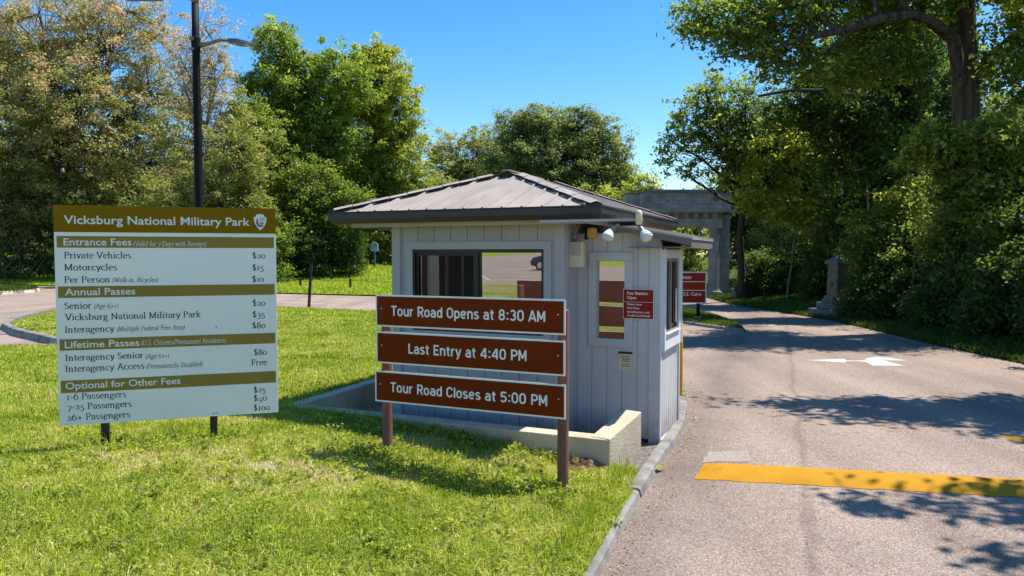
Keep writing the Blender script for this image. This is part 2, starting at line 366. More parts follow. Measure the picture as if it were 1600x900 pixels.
def asphalt():
    m = bpy.data.materials.new('pinkish_chip_seal'); m.use_nodes = True
    n = m.node_tree.nodes; l = m.node_tree.links; b = n['Principled BSDF']; b.inputs['Roughness'].default_value = 0.9; b.inputs['Specular IOR Level'].default_value = 0.2
    g = n.new('ShaderNodeNewGeometry')
    def noise(s, d, r=0.5):
        q = n.new('ShaderNodeTexNoise'); q.inputs['Scale'].default_value = s; q.inputs['Detail'].default_value = d; q.inputs['Roughness'].default_value = r; l.new(g.outputs['Position'], q.inputs['Vector']); return q
    v = n.new('ShaderNodeTexVoronoi'); v.inputs['Scale'].default_value = 95; l.new(g.outputs['Position'], v.inputs['Vector'])
    sp = n.new('ShaderNodeSeparateColor'); l.new(v.outputs['Color'], sp.inputs['Color'])
    r = n.new('ShaderNodeValToRGB'); cr = r.color_ramp
    for p, c in ((0.0, (0.185, 0.142, 0.117)), (0.35, (0.258, 0.206, 0.172)), (0.7, (0.325, 0.264, 0.224)), (1.0, (0.43, 0.375, 0.33))):
        e = cr.elements.new(p) if p not in (0.0, 1.0) else cr.elements[0 if p == 0 else -1]; e.position = p; e.color = (*c, 1)
    l.new(sp.outputs[0], r.inputs['Fac'])
    big = noise(0.35, 5, 0.6); rb = n.new('ShaderNodeValToRGB'); rb.color_ramp.elements[0].position = 0.3; rb.color_ramp.elements[1].position = 0.7
    rb.color_ramp.elements[0].color = (0.80, 0.78, 0.77, 1); rb.color_ramp.elements[1].color = (1.12, 1.06, 1.02, 1); l.new(big.outputs['Fac'], rb.inputs['Fac'])
    mu = n.new('ShaderNodeMix'); mu.data_type = 'RGBA'; mu.blend_type = 'MULTIPLY'; mu.inputs['Factor'].default_value = 1
    mt = n.new('ShaderNodeMapping'); mt.inputs['Rotation'].default_value = (0, 0, R(20)); mt.inputs['Scale'].default_value = (1.1, 0.10, 1); l.new(g.outputs['Position'], mt.inputs['Vector'])
    tr = n.new('ShaderNodeTexNoise'); tr.inputs['Scale'].default_value = 0.9; tr.inputs['Detail'].default_value = 4; l.new(mt.outputs['Vector'], tr.inputs['Vector'])
    rt = n.new('ShaderNodeValToRGB'); rt.color_ramp.elements[0].position = 0.35; rt.color_ramp.elements[1].position = 0.62; rt.color_ramp.elements[0].color = (0.83, 0.81, 0.80, 1); rt.color_ramp.elements[1].color = (1.06, 1.05, 1.04, 1); l.new(tr.outputs['Fac'], rt.inputs['Fac'])
    m0 = n.new('ShaderNodeMix'); m0.data_type = 'RGBA'; m0.blend_type = 'MULTIPLY'; m0.inputs['Factor'].default_value = 1; l.new(r.outputs['Color'], m0.inputs['A']); l.new(rt.outputs['Color'], m0.inputs['B'])
    l.new(m0.outputs['Result'], mu.inputs['A']); l.new(rb.outputs['Color'], mu.inputs['B'])
    # tar-filled joint down the lane, wandering a little, and a stained strip along the kerb
    sx = n.new('ShaderNodeSeparateXYZ'); l.new(g.outputs['Position'], sx.inputs[0])
    wn = noise(1.3, 3)
    def math_(op, a, bb=None):
        q = n.new('ShaderNodeMath'); q.operation = op
        for i, k in enumerate((a, bb)):
            if k is None: continue
            if isinstance(k, (int, float)): q.inputs[i].default_value = k
            else: l.new(k, q.inputs[i])
        return q.outputs[0]
    line = math_('ADD', math_('MULTIPLY', sx.outputs['Y'], 0.36), 0.28)          # x of the joint at y
    dx = math_('ABSOLUTE', math_('ADD', math_('SUBTRACT', sx.outputs['X'], line), math_('MULTIPLY', math_('SUBTRACT', wn.outputs['Fac'], 0.5), 0.22)))
    fine = noise(16, 4)
    jm = math_('MULTIPLY', math_('SUBTRACT', 1.0, math_('MINIMUM', math_('DIVIDE', dx, 0.075), 1.0)), math_('ADD', math_('MULTIPLY', fine.outputs['Fac'], 1.5), -0.15))
    mj = n.new('ShaderNodeMix'); mj.data_type = 'RGBA'; mj.inputs['B'].default_value = (0.09, 0.06, 0.052, 1)
    cl = n.new('ShaderNodeClamp'); l.new(jm, cl.inputs[0]); sc_ = math_('MULTIPLY', cl.outputs[0], 0.6)
    l.new(sc_, mj.inputs['Factor']); l.new(mu.outputs['Result'], mj.inputs['A'])
    kx = math_('ADD', math_('MULTIPLY', sx.outputs['Y'], 0.365), -0.95)            # the gutter beside the kerb is darker with grime
    kd = math_('SUBTRACT', sx.outputs['X'], kx)
    km = math_('MULTIPLY', math_('SUBTRACT', 1.0, math_('MINIMUM', math_('DIVIDE', math_('ABSOLUTE', kd), 0.75), 1.0)), math_('ADD', math_('MULTIPLY', wn.outputs['Fac'], 0.9), 0.1))
    mk = n.new('ShaderNodeMix'); mk.data_type = 'RGBA'; mk.inputs['B'].default_value = (0.075, 0.063, 0.056, 1)
    l.new(math_('MULTIPLY', km, 0.75), mk.inputs['Factor']); l.new(mj.outputs['Result'], mk.inputs['A'])
    l.new(mk.outputs['Result'], b.inputs['Base Color'])
    bp = n.new('ShaderNodeBump'); bp.inputs['Strength'].default_value = 0.5; bp.inputs['Distance'].default_value = 0.012
    l.new(v.outputs['Distance'], bp.inputs['Height']); l.new(bp.outputs['Normal'], b.inputs['Normal'])
    return m
M['asphalt'] = asphalt()
MB().slab([(-110, -75), (40, -75), (30, 130), (-110, 110)], -0.05, 0.0).build('road', M['asphalt'])['kind'] = 'structure'

# kerbs: short cast lengths with open joints
def kerb(pts, width, h, seg, m, name='kerb', gap=0.012, alt=None, z0=-0.04, face=0.35):
    P = [Vector((x, y, 0)) for x, y in pts]; L = [0]
    for a, b in zip(P, P[1:]): L.append(L[-1] + (b - a).length)
    def pos(s):
        s = max(0, min(L[-1], s)); i = 0
        while i < len(L) - 2 and L[i + 1] < s: i += 1
        return P[i].lerp(P[i + 1], (s - L[i]) / max(L[i + 1] - L[i], 1e-9))
    def dirn(s): d = pos(s + 0.25) - pos(s - 0.25); return d.normalized()
    s = 0; rng = random.Random(5); mb = MB(); mb2 = MB(); i = 0
    while s < L[-1] - 0.05:
        e = min(L[-1], s + seg * rng.uniform(0.85, 1.15)); n = max(2, int((e - s) / 0.25) + 1)
        tgt = mb2 if (alt and i % 2) else mb; jz = rng.uniform(-0.008, 0.008); jx = rng.uniform(-0.008, 0.008)
        ring = []
        for k in range(n + 1):
            t = s + (e - gap - s) * k / n; p = pos(t); d = dirn(t); nrm = Vector((d.y, -d.x, 0))
            for off, z in ((-width / 2, z0), (-width / 2, h - 0.012), (-width / 2 + 0.015, h), (width / 2 - 0.02 - h * face, h), (width / 2 - h * face, h - 0.015), (width / 2, z0)):
                q = p + nrm * (off + jx); ring.append((q.x, q.y, z + (jz if z > 0 else 0)))
        f = []
        for k in range(n):
            for j in range(6):
                j2 = (j + 1) % 6; f.append((k * 6 + j, (k + 1) * 6 + j, (k + 1) * 6 + j2, k * 6 + j2))
        f.append((5, 4, 3, 2, 1, 0)); f.append(tuple(n * 6 + j for j in range(6)))
        tgt.add(ring, f); s = e; i += 1
    o = mb.build(name, m); o['kind'] = 'structure'
    if alt: mb2.build(name, alt)['kind'] = 'structure'
    return o
kerb(KERB, 0.135, 0.07, 1.15, M['conc_grey'])
kerb([(-8.2, 15.5), (-9.0, 15.75), (-10.1, 16.15), (-12.15, 17.95), (-13.6, 19.6), (-14.1, 20.5), (-14.6, 21.6), (-16.2, 26.6)][::-1], 0.24, 0.17, 1.5, M['conc_grey'], face=0.5)
kerb([(-0.8, 27.2), (2.0, 24.6), (4.9, 21.3), (5.4, 20.0), (5.97, 18.85), (6.25, 20.4), (6.4, 22.5), (6.35, 25), (6.1, 27.2)], 0.16, 0.07, 1.4, M['conc_grey'])
kerb([(-40, 40.6), (-32, 38.2), (-27.4, 35.6), (-25.3, 36.4), (-25.0, 38.2), (-26.0, 40.4)], 0.3, 0.16, 0.75, M['conc_grey'], alt=M['conc'])

# gravelly pad between the low wall, the booth and the kerb
M['pad'] = mat('grey_gravel_pad', (0.15, 0.135, 0.12), 0.95, 30, 0.5, 0.6, 90)
MB().slab(PAD, -0.03, 0.018).build('gravel_pad', M['pad'])['kind'] = 'structure'
M['pit'] = mat('damp_concrete_floor', (0.11, 0.10, 0.085), 0.95, 5, 0.3, 0.3, 40)
MB().slab([bl(-4.2, -1.1), bl(-0.2, -1.1), bl(-0.2, 2.7), bl(-4.2, 2.7)], -0.045, -0.02).build('pit_floor', M['pit'])['kind'] = 'structure'

# painted markings
def worn_paint(name, color, under, thr=0.62, scale=9):
    m = mat(name, color, 0.8, scale, 0.1, spec=0.15)
    n = m.node_tree.nodes; l = m.node_tree.links; b = n['Principled BSDF']
    g = n.new('ShaderNodeNewGeometry'); q = n.new('ShaderNodeTexNoise'); q.inputs['Scale'].default_value = scale; q.inputs['Detail'].default_value = 9; q.inputs['Roughness'].default_value = 0.7
    l.new(g.outputs['Position'], q.inputs['Vector'])
    r = n.new('ShaderNodeValToRGB'); r.color_ramp.elements[0].position = thr; r.color_ramp.elements[1].position = thr + 0.14; l.new(q.outputs['Fac'], r.inputs['Fac'])
    mx = n.new('ShaderNodeMix'); mx.data_type = 'RGBA'; mx.inputs['B'].default_value = (*under, 1)
    src = b.inputs['Base Color'].links[0].from_socket
    l.new(src, mx.inputs['A']); l.new(r.outputs['Color'], mx.inputs['Factor']); l.new(mx.outputs['Result'], b.inputs['Base Color'])
    return m
M['road_white'] = worn_paint('worn_white_road_paint', (0.44, 0.43, 0.41), (0.22, 0.18, 0.16), 0.56, 8)
M['road_yellow'] = worn_paint('worn_yellow_road_paint', (0.42, 0.205, 0.009), (0.17, 0.10, 0.03), 0.57, 4.2)
def flat(name, pts, m, z=0.004, rag=0.0, seed=1):
    rng = random.Random(seed); out = []
    for (x0, y0), (x1, y1) in zip(pts, pts[1:] + pts[:1]):
        L = math.hypot(x1 - x0, y1 - y0); k = max(1, int(L / 0.08)) if rag else 1
        for i in range(k):
            t = i / k; out.append((x0 + (x1 - x0) * t + rng.uniform(-rag, rag), y0 + (y1 - y0) * t + rng.uniform(-rag, rag), z))
    o = MB().add(out, [tuple(range(len(out)))]).build(name, m); o['kind'] = 'structure'; return o
def crop4(pts): return [tuple(atz(x / 2.647 + 1000, y / 2.647 + 300)[:2]) for x, y in pts]
flat('road_arrow_marking', crop4([(675, 696), (845, 690), (852, 697), (925, 697), (940, 688), (972, 682), (1035, 686), (1105, 698), (1042, 698), (1010, 694), (1030, 703), (1100, 720), (962, 719), (940, 706), (905, 701), (855, 701), (850, 707)]), M['road_white'], rag=0.012, seed=4)
flat('road_line_marking', [(5.34, 8.02), (5.50, 8.05), (6.35, 5.2), (6.15, 5.2)], M['road_yellow'], rag=0.008, seed=6)
flat('road_line_marking', [(-11.0, 31.2), (-7.6, 29.6), (-7.55, 29.75), (-10.95, 31.35)], M['road_white'], rag=0.0)
# pale wet-looking repair by the hump
M['patch'] = mat('pale_road_patch', (0.27, 0.228, 0.195), 0.9, 40, 0.35, 0.3, 90)
flat('road_patch', [(1.98, 7.37), (2.40, 7.40), (2.29, 7.02), (1.83, 6.98)], M['patch'], rag=0.02, seed=2)
# yellow speed hump, a low rounded ridge across the lane
def hump():
    a0, a1, b0, b1 = Vector((1.62, 6.46, 0)), Vector((1.84, 6.95, 0)), Vector((5.9, 5.62, 0)), Vector((6.1, 6.12, 0))
    n, k = 60, 10; V = []; rng = random.Random(8)
    for i in range(n + 1):
        t = i / n; p, q = a0.lerp(b0, t), a1.lerp(b1, t); e = min(1, i / 2.0) * min(1, (n - i) / 2.0)
        for j in range(k + 1):
            s = j / k; r = p.lerp(q, s); jit = rng.uniform(-0.012, 0.012) if j in (0, k) else 0
            V.append((r.x + jit, r.y + jit, 0.003 + 0.058 * e * math.sin(math.pi * s) ** 0.8 + rng.uniform(0, 0.002)))
    f = [(i * (k + 1) + j, (i + 1) * (k + 1) + j, (i + 1) * (k + 1) + j + 1, i * (k + 1) + j + 1) for i in range(n) for j in range(k)]
    o = MB().add(V, f).build('speed_hump', M['road_yellow'], smooth=True); o['kind'] = 'structure'
hump()

# ------------------------------------------------------------------ lettering
_cap = {}
def sans(s, width=None, cap=0.05, offset=0.0, xs=None, space=1.0):
    """built-in sans letters as (verts (n,2), faces) with the left end at 0 and the baseline at 0"""
    def raw(t):
        c = bpy.data.curves.new('t', 'FONT'); c.body = t; c.size = 1; c.offset = offset; c.resolution_u = 3; c.space_character = space; c.fill_mode = 'FRONT'
        ob = bpy.data.objects.new('t', c); COL.objects.link(ob); dg = bpy.context.evaluated_depsgraph_get(); dg.update()
        me = bpy.data.meshes.new_from_object(ob.evaluated_get(dg)); v = np.array([tuple(q.co) for q in me.vertices]); f = [tuple(p.vertices) for p in me.polygons]
        bpy.data.objects.remove(ob); bpy.data.curves.remove(c); bpy.data.meshes.remove(me); return v, f
    if offset not in _cap: _cap[offset] = raw('H')[0][:, 1].max()
    v, f = raw(s); v = v[:, :2].copy(); v[:, 0] -= v[:, 0].min(); sy = cap / _cap[offset]
    sx = (width / v[:, 0].max()) if width else sy * (xs or 1)
    v[:, 0] *= sx; v[:, 1] *= sy
    return v, f

def A_(cx, cy, rx, ry, a0, a1, n=9): return [(cx + rx * math.cos(R(a0 + (a1 - a0) * i / n)), cy + ry * math.sin(R(a0 + (a1 - a0) * i / n))) for i in range(n + 1)]
def S_(x, y, l=.10, r=.10): return [(x - l, y), (x + r, y)]
X_, C_, D_ = .45, .68, -.22
def stem(x, y0, y1, s0=True, s1='l'):
    q = [[(x, y0), (x, y1)]]
    if s0: q.append(S_(x, y0 + .015))
    if s1 == 'l': q.append([(x - .11, y1 - .05), (x, y1 - .01)])
    if s1 == 'b': q.append(S_(x, y1 - .015))
    return q
G_ = {
 'a': (.44, [A_(.2, .30, .14, .14, 165, 20) + [(.34, .30), (.34, .07)], A_(.40, .07, .06, .06, 180, 280, 4), A_(.19, .13, .13, .13, 70, 360 - 40, 10)]),
 'b': (.52, stem(.10, .02, .72, False) + [A_(.27, .22, .19, .22, 150, -150, 14)]),
 'c': (.42, [A_(.24, .22, .19, .22, 45, 320, 14)]),
 'd': (.52, stem(.40, .02, .72, True) + [A_(.24, .22, .19, .22, 30, 330, 14)]),
 'e': (.44, [[(.06, .25), (.39, .25)], A_(.23, .22, .18, .22, 8, 318, 14)]),
 'f': (.32, stem(.14, 0, .55) + [A_(.25, .56, .11, .14, 180, 40, 6), [(.03, .43), (.27, .43)]]),
 'g': (.46, [A_(.21, .29, .14, .15, 0, 360, 14), [(.32, .38), (.43, .42)], A_(.15, .09, .07, .06, 130, 270, 5) + [(.28, .03)], A_(.22, -.10, .19, .11, 75, -270, 14)]),
 'h': (.53, stem(.11, 0, .72) + [A_(.25, .27, .14, .17, 160, 0, 8) + [(.39, .0)], S_(.39, .015)]),
 'i': (.26, stem(.12, 0, X_) + [[(.12, .60), (.12, .68)]]),
 'k': (.50, stem(.11, 0, .72) + [[(.11, .20), (.37, .43)], [(.20, .27), (.42, .0)], S_(.41, .015, .08, .08), S_(.36, .435, .08, .08)]),
 'l': (.26, stem(.12, 0, .72)),
 'm': (.82, stem(.11, 0, X_) + [A_(.25, .27, .14, .17, 160, 0, 8) + [(.39, 0)], S_(.39, .015), A_(.54, .27, .14, .17, 160, 0, 8) + [(.68, 0)], S_(.68, .015)]),
 'n': (.54, stem(.11, 0, X_) + [A_(.25, .27, .14, .17, 160, 0, 8) + [(.39, 0)], S_(.39, .015)]),
 'o': (.48, [A_(.24, .22, .19, .22, 0, 360, 18)]),
 'p': (.52, stem(.11, D_, X_) + [A_(.27, .22, .19, .22, 150, -150, 14)]),
 'r': (.36, stem(.11, 0, X_) + [A_(.25, .28, .13, .15, 165, 50, 6)]),
 's': (.38, [A_(.19, .33, .12, .11, 35, 250, 9) + A_(.19, .11, .13, .11, 75, -150, 9)]),
 't': (.32, [[(.14, .57), (.14, .10)] + A_(.23, .10, .09, .09, 180, 300, 5), [(.03, .43), (.28, .43)]]),
 'u': (.54, [[(.11, X_), (.11, .15)] + A_(.25, .16, .14, .15, 180, 330, 8), [(.40, X_), (.40, .0)], [(.02, .435), (.11, .44)], [(.31, .435), (.40, .44)], [(.40, .015), (.48, .03)]]),
 'v': (.46, [[(.06, .44), (.23, 0)], [(.23, 0), (.40, .44)], S_(.07, .435, .07, .08), S_(.39, .435, .08, .07)]),
 'w': (.70, [[(.06, .44), (.21, 0)], [(.21, 0), (.35, .42)], [(.35, .42), (.49, 0)], [(.49, 0), (.63, .44)], S_(.07, .435, .07, .08), S_(.62, .435, .08, .07)]),
 'y': (.46, [[(.06, .44), (.23, .02)], [(.40, .44), (.18, -.16), (.08, -.2)], S_(.07, .435, .07, .08), S_(.39, .435, .08, .07)]),
 'z': (.42, [[(.05, .42), (.36, .42), (.05, .02), (.37, .02)]]),
 'A': (.66, [[(.08, 0), (.33, .68)], [(.33, .68), (.58, 0)], [(.17, .24), (.49, .24)], S_(.08, .015, .08, .1), S_(.57, .015, .1, .08)]),
 'B': (.56, stem(.13, 0, C_, True, 'b') + [[(.13, .665), (.28, .665)] + A_(.28, .52, .16, .145, 90, -90, 8) + [(.13, .375)], [(.28, .375)] + A_(.30, .195, .19, .18, 90, -90, 8) + [(.13, .015)]]),
 'C': (.62, [A_(.33, .34, .26, .34, 50, 315, 16), [(.53, .68), (.52, .48)]]),
 'D': (.68, stem(.13, 0, C_, True, 'b') + [[(.13, .665), (.28, .665)] + A_(.28, .34, .32, .325, 90, -90, 14) + [(.13, .015)]]),
 'F': (.52, stem(.13, 0, C_, True, 'b') + [[(.13, .665), (.46, .665), (.46, .55)], [(.13, .36), (.37, .36)], [(.37, .43), (.37, .29)]]),
 'I': (.30, stem(.15, 0, C_, True, 'b')),
 'M': (.84, [[(.14, 0), (.15, .67)], [(.15, .67), (.41, .03)], [(.41, .03), (.68, .67)], [(.69, .67), (.70, 0)], S_(.13, .015), S_(.70, .015), S_(.12, .665, .08, .03), S_(.71, .665, .03, .08)]),
 'N': (.72, [[(.14, 0), (.14, .67)], [(.14, .67), (.58, .0)], [(.58, 0), (.58, .67)], S_(.14, .015), S_(.58, .665), S_(.12, .665, .08, .03)]),
 'P': (.54, stem(.13, 0, C_, True, 'b') + [[(.13, .665), (.28, .665)] + A_(.28, .50, .20, .165, 90, -90, 8) + [(.13, .335)]]),
 'R': (.60, stem(.13, 0, C_, True, 'b') + [[(.13, .665), (.28, .665)] + A_(.28, .51, .18, .155, 90, -90, 8) + [(.13, .355)], [(.28, .355), (.52, .0)], S_(.53, .015, .06, .08)]),
 'S': (.48, [A_(.24, .51, .16, .155, 35, 250, 9) + A_(.24, .17, .18, .16, 75, -155, 9)]),
 'U': (.70, [[(.13, .67), (.13, .22)] + A_(.35, .23, .22, .22, 180, 360, 10) + [(.57, .67)], S_(.13, .665), S_(.57, .665, .08, .08)]),
 'V': (.64, [[(.06, .67), (.32, 0)], [(.32, 0), (.58, .67)], S_(.07, .665, .08, .1), S_(.57, .665, .1, .08)]),
 'W': (.92, [[(.06, .67), (.26, 0)], [(.26, 0), (.46, .65)], [(.46, .65), (.66, 0)], [(.66, 0), (.86, .67)], S_(.07, .665, .08, .1), S_(.85, .665, .1, .08)]),
 '0': (.50, [A_(.25, .22, .20, .22, 0, 360, 18)]),
 '1': (.34, stem(.17, 0, X_, True, 'b')),
 '2': (.46, [A_(.22, .30, .15, .14, 160, -20, 8) + [(.06, .03), (.40, .03)], [(.40, .03), (.42, .1)]]),
 '3': (.46, [A_(.21, .31, .14, .13, 150, -80, 8), A_(.20, .03, .18, .20, 80, -140, 10)]),
 '4': (.50, [[(.34, -.2), (.34, .44), (.05, .0), (.46, .0)]]),
 '5': (.44, [[(.38, .44), (.14, .44), (.12, .20)], A_(.19, .03, .18, .19, 115, -140, 10)]),
 '6': (.50, [A_(.25, .21, .19, .21, 0, 360, 16), A_(.46, .25, .40, .43, 180, 105, 8)]),
 '7': (.44, [[(.05, .33), (.05, .42), (.40, .42), (.17, -.2)]]),
 '8': (.50, [A_(.25, .49, .14, .17, 0, 360, 14), A_(.25, .16, .18, .17, 0, 360, 16)]),
 '$': (.50, [A_(.25, .49, .15, .145, 35, 250, 9) + A_(.25, .18, .17, .15, 75, -155, 9), [(.25, -.06), (.25, .74)]]),
 '(': (.30, [A_(.36, .26, .22, .46, 130, 230, 8)]), ')': (.30, [A_(-.06, .26, .22, .46, 50, -50, 8)]),
 '-': (.32, [[(.05, .22), (.27, .22)], [(.05, .20), (.27, .20)]]), ',': (.22, [[(.10, .05), (.06, -.10)]]), '.': (.22, [[(.10, .0), (.10, .07)]]),
 '+': (.56, [[(.08, .24), (.46, .24)], [(.27, .06), (.27, .42)]]), '/': (.36, [[(.02, -.08), (.32, .70)]]), ' ': (.25, []),
}
def serif(s, width, cap, slant=0.0, tk=.105, tn=.052, table=None):
    V = []; Fc = []; x = 0; lay = []
    for ch in s:
        adv, strokes = (table or G_)[ch]
        for k, st in enumerate(strokes):
            n = len(st); pl = []
            for i in range(n):
                a = st[max(i - 1, 0)]; b = st[min(i + 1, n - 1)]; dx, dy = b[0] - a[0], b[1] - a[1]; L = math.hypot(dx, dy) or 1
                t = math.hypot(tk * dy / L, tn * dx / L) / 2; nx_, ny_ = -dy / L * t, dx / L * t
                pl.append((st[i][0] + nx_, st[i][1] + ny_)); pl.append((st[i][0] - nx_, st[i][1] - ny_))
            b0 = len(V)
            for (px, py) in pl: V.append((x + px + slant * py, py)); lay.append(k)
            for i in range(n - 1): Fc.append((b0 + 2 * i, b0 + 2 * i + 1, b0 + 2 * i + 3, b0 + 2 * i + 2))
        x += adv + 0.015
    v = np.array(V); v[:, 0] -= v[:, 0].min(); v[:, 0] *= width / v[:, 0].max(); v[:, 1] *= cap / C_
    return v, Fc, np.array(lay)

_r = lambda cx, y0, y1, rx, ry, a0=90, a1=450: A_(cx, y1 - ry, rx, ry, a0, 180, 6) + A_(cx, y0 + ry, rx, ry, 180, 360, 12) + A_(cx, y1 - ry, rx, ry, 0, a1 - 360, 6)
H_ = {     # plain road-sign gothic, one stroke weight
 'T': (.47, [[(.02, .63), (.44, .63)], [(.23, .66), (.23, 0)]]), 'L': (.42, [[(.09, .68), (.09, 0)], [(.06, .05), (.39, .05)]]),
 'E': (.46, [[(.09, .68), (.09, 0)], [(.06, .05), (.41, .05)], [(.06, .63), (.41, .63)], [(.06, .35), (.36, .35)]]),
 'P': (.49, [[(.09, .68), (.09, 0)], [(.06, .63), (.27, .63)] + A_(.27, .465, .16, .165, 90, -90, 8) + [(.06, .30)]]),
 'R': (.50, [[(.09, .68), (.09, 0)], [(.06, .63), (.27, .63)] + A_(.27, .475, .155, .155, 90, -90, 8) + [(.06, .32)], [(.25, .33), (.44, 0)]]),
 'A': (.52, [[(.04, 0), (.26, .68)], [(.26, .68), (.48, 0)], [(.11, .19), (.41, .19)]]),
 'M': (.61, [[(.09, 0), (.09, .68)], [(.09, .66), (.30, .16)], [(.30, .16), (.51, .66)], [(.51, .68), (.51, 0)]]),
 'O': (.52, [_r(.25, .045, .635, .18, .20)]), '0': (.50, [_r(.24, .045, .635, .165, .19)]),
 'C': (.50, [A_(.25, .435, .18, .20, 15, 180, 9) + A_(.25, .245, .18, .20, 180, 345, 9)]),
 '8': (.50, [A_(.24, .485, .145, .15, 0, 360, 16), A_(.24, .20, .17, .155, 0, 360, 16)]),
 '3': (.48, [A_(.22, .485, .15, .15, 150, -90, 9), A_(.22, .20, .17, .155, 90, -150, 10)]),
 '4': (.52, [[(.37, 0), (.37, .66)], [(.36, .66), (.06, .19)], [(.04, .18), (.47, .18)]]),
 '5': (.48, [[(.42, .63), (.11, .63)], [(.11, .66), (.085, .33)], A_(.225, .215, .175, .175, 130, -150, 12)]),
 ':': (.24, [[(.06, .11), (.18, .11)], [(.06, .45), (.18, .45)]]),
 'o': (.46, [_r(.22, .045, .46, .15, .16)]), 'u': (.46, [[(.08, .50), (.08, .19)] + A_(.22, .19, .14, .145, 180, 350, 9), [(.37, .50), (.37, 0)]]),
 'r': (.32, [[(.08, .50), (.08, 0)], A_(.24, .27, .16, .19, 170, 80, 6)]),
 'a': (.45, [A_(.21, .32, .145, .14, 150, 0, 7) + [(.36, 0)], [(.36, .29), (.20, .28)] + A_(.19, .16, .125, .115, 90, 270, 8) + [(.26, .05), (.36, .12)]]),
 'd': (.46, [[(.37, .68), (.37, 0)], _r(.22, .045, .46, .145, .16)]), 'p': (.46, [[(.08, .50), (.08, -.18)], _r(.23, .045, .46, .145, .16)]),
 'e': (.45, [[(.07, .265), (.37, .265)], A_(.22, .30, .15, .16, 0, 180, 9) + A_(.22, .205, .15, .16, 180, 320, 8)]),
 'n': (.46, [[(.08, .50), (.08, 0)], A_(.225, .31, .145, .15, 165, 0, 8) + [(.37, 0)]]),
 's': (.40, [A_(.195, .365, .125, .095, 30, 250, 8) + A_(.195, .145, .135, .10, 70, -155, 8)]),
 't': (.32, [[(.14, .62), (.14, .14)] + A_(.23, .14, .09, .095, 180, 285, 5), [(.02, .455), (.28, .455)]]),
 'y': (.44, [[(.05, .50), (.22, .03)], [(.39, .50), (.19, -.10)] + A_(.10, -.06, .08, .075, 330, 260, 4)]), 'l': (.18, [[(.09, .68), (.09, 0)]]), ' ': (.24, []),
}
def gothic(s, width, cap): return serif(s, width, cap, 0.0, .112, .108, H_)

class Letters:
    """flat lettering lying on the x,z plane of a panel, facing -y"""
    def __init__(s, y): s.mb = MB(); s.y = y
    def put(s, t, x, z):
        v, f = t[0], t[1]; lay = t[2] if len(t) > 2 else np.zeros(len(v))
        s.mb.add([(x + a, s.y - 0.00012 * k, z + b) for (a, b), k in zip(v, lay)], f); return s
    def build(s, m, parent, name='lettering'): return s.mb.build(name, m, parent)

# ------------------------------------------------------------------ fee booth (local frame: x along its front, y into it, origin at the front right corner of the service bay)
booth = empty('fee_booth', BO, BA)
tag(booth, 'small grey blue entrance booth with brown metal hip roof beside the road', 'booth')
UL, UR, VF, VB = -2.94, -0.893, -0.44, 2.46
ZT = 2.36
def boards(o, a0, a1, z0, z1, holes=(), pitch=0.205, start=0.0, axis='x', pos=0.0, out=-1):
    """grooved sheet siding: a back sheet and proud boards with narrow grooves, cut round the openings"""
    def bx(p0, p1, d0, d1, zz0, zz1):
        if p1 - p0 < 0.004 or zz1 - zz0 < 0.004: return
        lo, hi = min(d0, d1), max(d0, d1)
        if axis == 'x': o.box(p0, p1, lo, hi, zz0, zz1)
        else: o.box(lo, hi, p0, p1, zz0, zz1)
    def cut(p0, p1, d0, d1):
        segs = [(z0, z1)]
        for h0, h1, hz0, hz1 in holes:
            if h0 - 1e-6 <= p0 and p1 <= h1 + 1e-6:
                segs = [s for (s0, s1) in segs for s in ((s0, min(s1, hz0)), (max(s0, hz1), s1)) if s[1] > s[0]]
        for s0, s1 in segs: bx(p0, p1, d0, d1, s0, s1)
    brk = sorted(set([a0, a1] + [h for q in holes for h in q[:2]]))
    for b0, b1 in zip(brk, brk[1:]): cut(b0, b1, pos + out * -0.03, pos + out * 0.0)      # back sheet
    x = a0 + start - pitch
    while x < a1:
        p0, p1 = max(a0, x + 0.005), min(a1, x + pitch - 0.005)
        if p1 > p0:
            bk = sorted(set([p0, p1] + [h for q in holes for h in q[:2] if p0 < h < p1]))
            for b0, b1 in zip(bk, bk[1:]): cut(b0, b1, pos + out * 0.0005, pos + out * 0.009)
        x += pitch
    return o
WIN = (-2.69, -1.10, 1.15, 2.05)
mb = MB()
boards(mb, UL, UR - 0.03, -0.02, ZT, [WIN], start=0.12, axis='x', pos=VF, out=-1)          # front
boards(mb, VF + 0.03, VB - 0.03, -0.02, ZT, [], start=0.1, axis='y', pos=UL, out=-1)       # left
boards(mb, VF + 0.03, VB - 0.03, -0.02, ZT, [], start=0.09, axis='y', pos=UR, out=1)       # right
boards(mb, UL, UR - 0.03, -0.02, ZT, [], start=0.12, axis='x', pos=VB, out=1)              # back
mb.build('wall', M['paint'], booth)
MB().box(UL + 0.06, UR - 0.06, VF + 0.06, VB - 0.06, -0.01, 0.02).build('booth_floor', M['dark_in'], booth)
MB().box(UL + 0.05, UR - 0.05, VF + 0.05, VB - 0.05, ZT - 0.03, ZT).build('booth_ceiling', M['fascia'], booth)
mb = MB(); t = 0.02                                                                        # corner boards
for (cx, sx) in ((UL, 1), (UR, -1)):
    for (cy_, sy) in ((VF, -1), (VB, 1)):
        a = sorted((cx - sx * 0.012, cx + sx * 0.095)); b = sorted((cy_, cy_ + sy * 0.024)); mb.box(a[0], a[1], b[0], b[1], -0.025, ZT)
        a = sorted((cx, cx - sx * 0.013)); b = sorted((cy_ - sy * 0.001, cy_ - sy * 0.09)); mb.box(a[0], a[1], b[0], b[1], -0.025, ZT); mb.cuts.pop()
each(mb, 'corner_trim', M['trim'], booth, bevel=0.003)

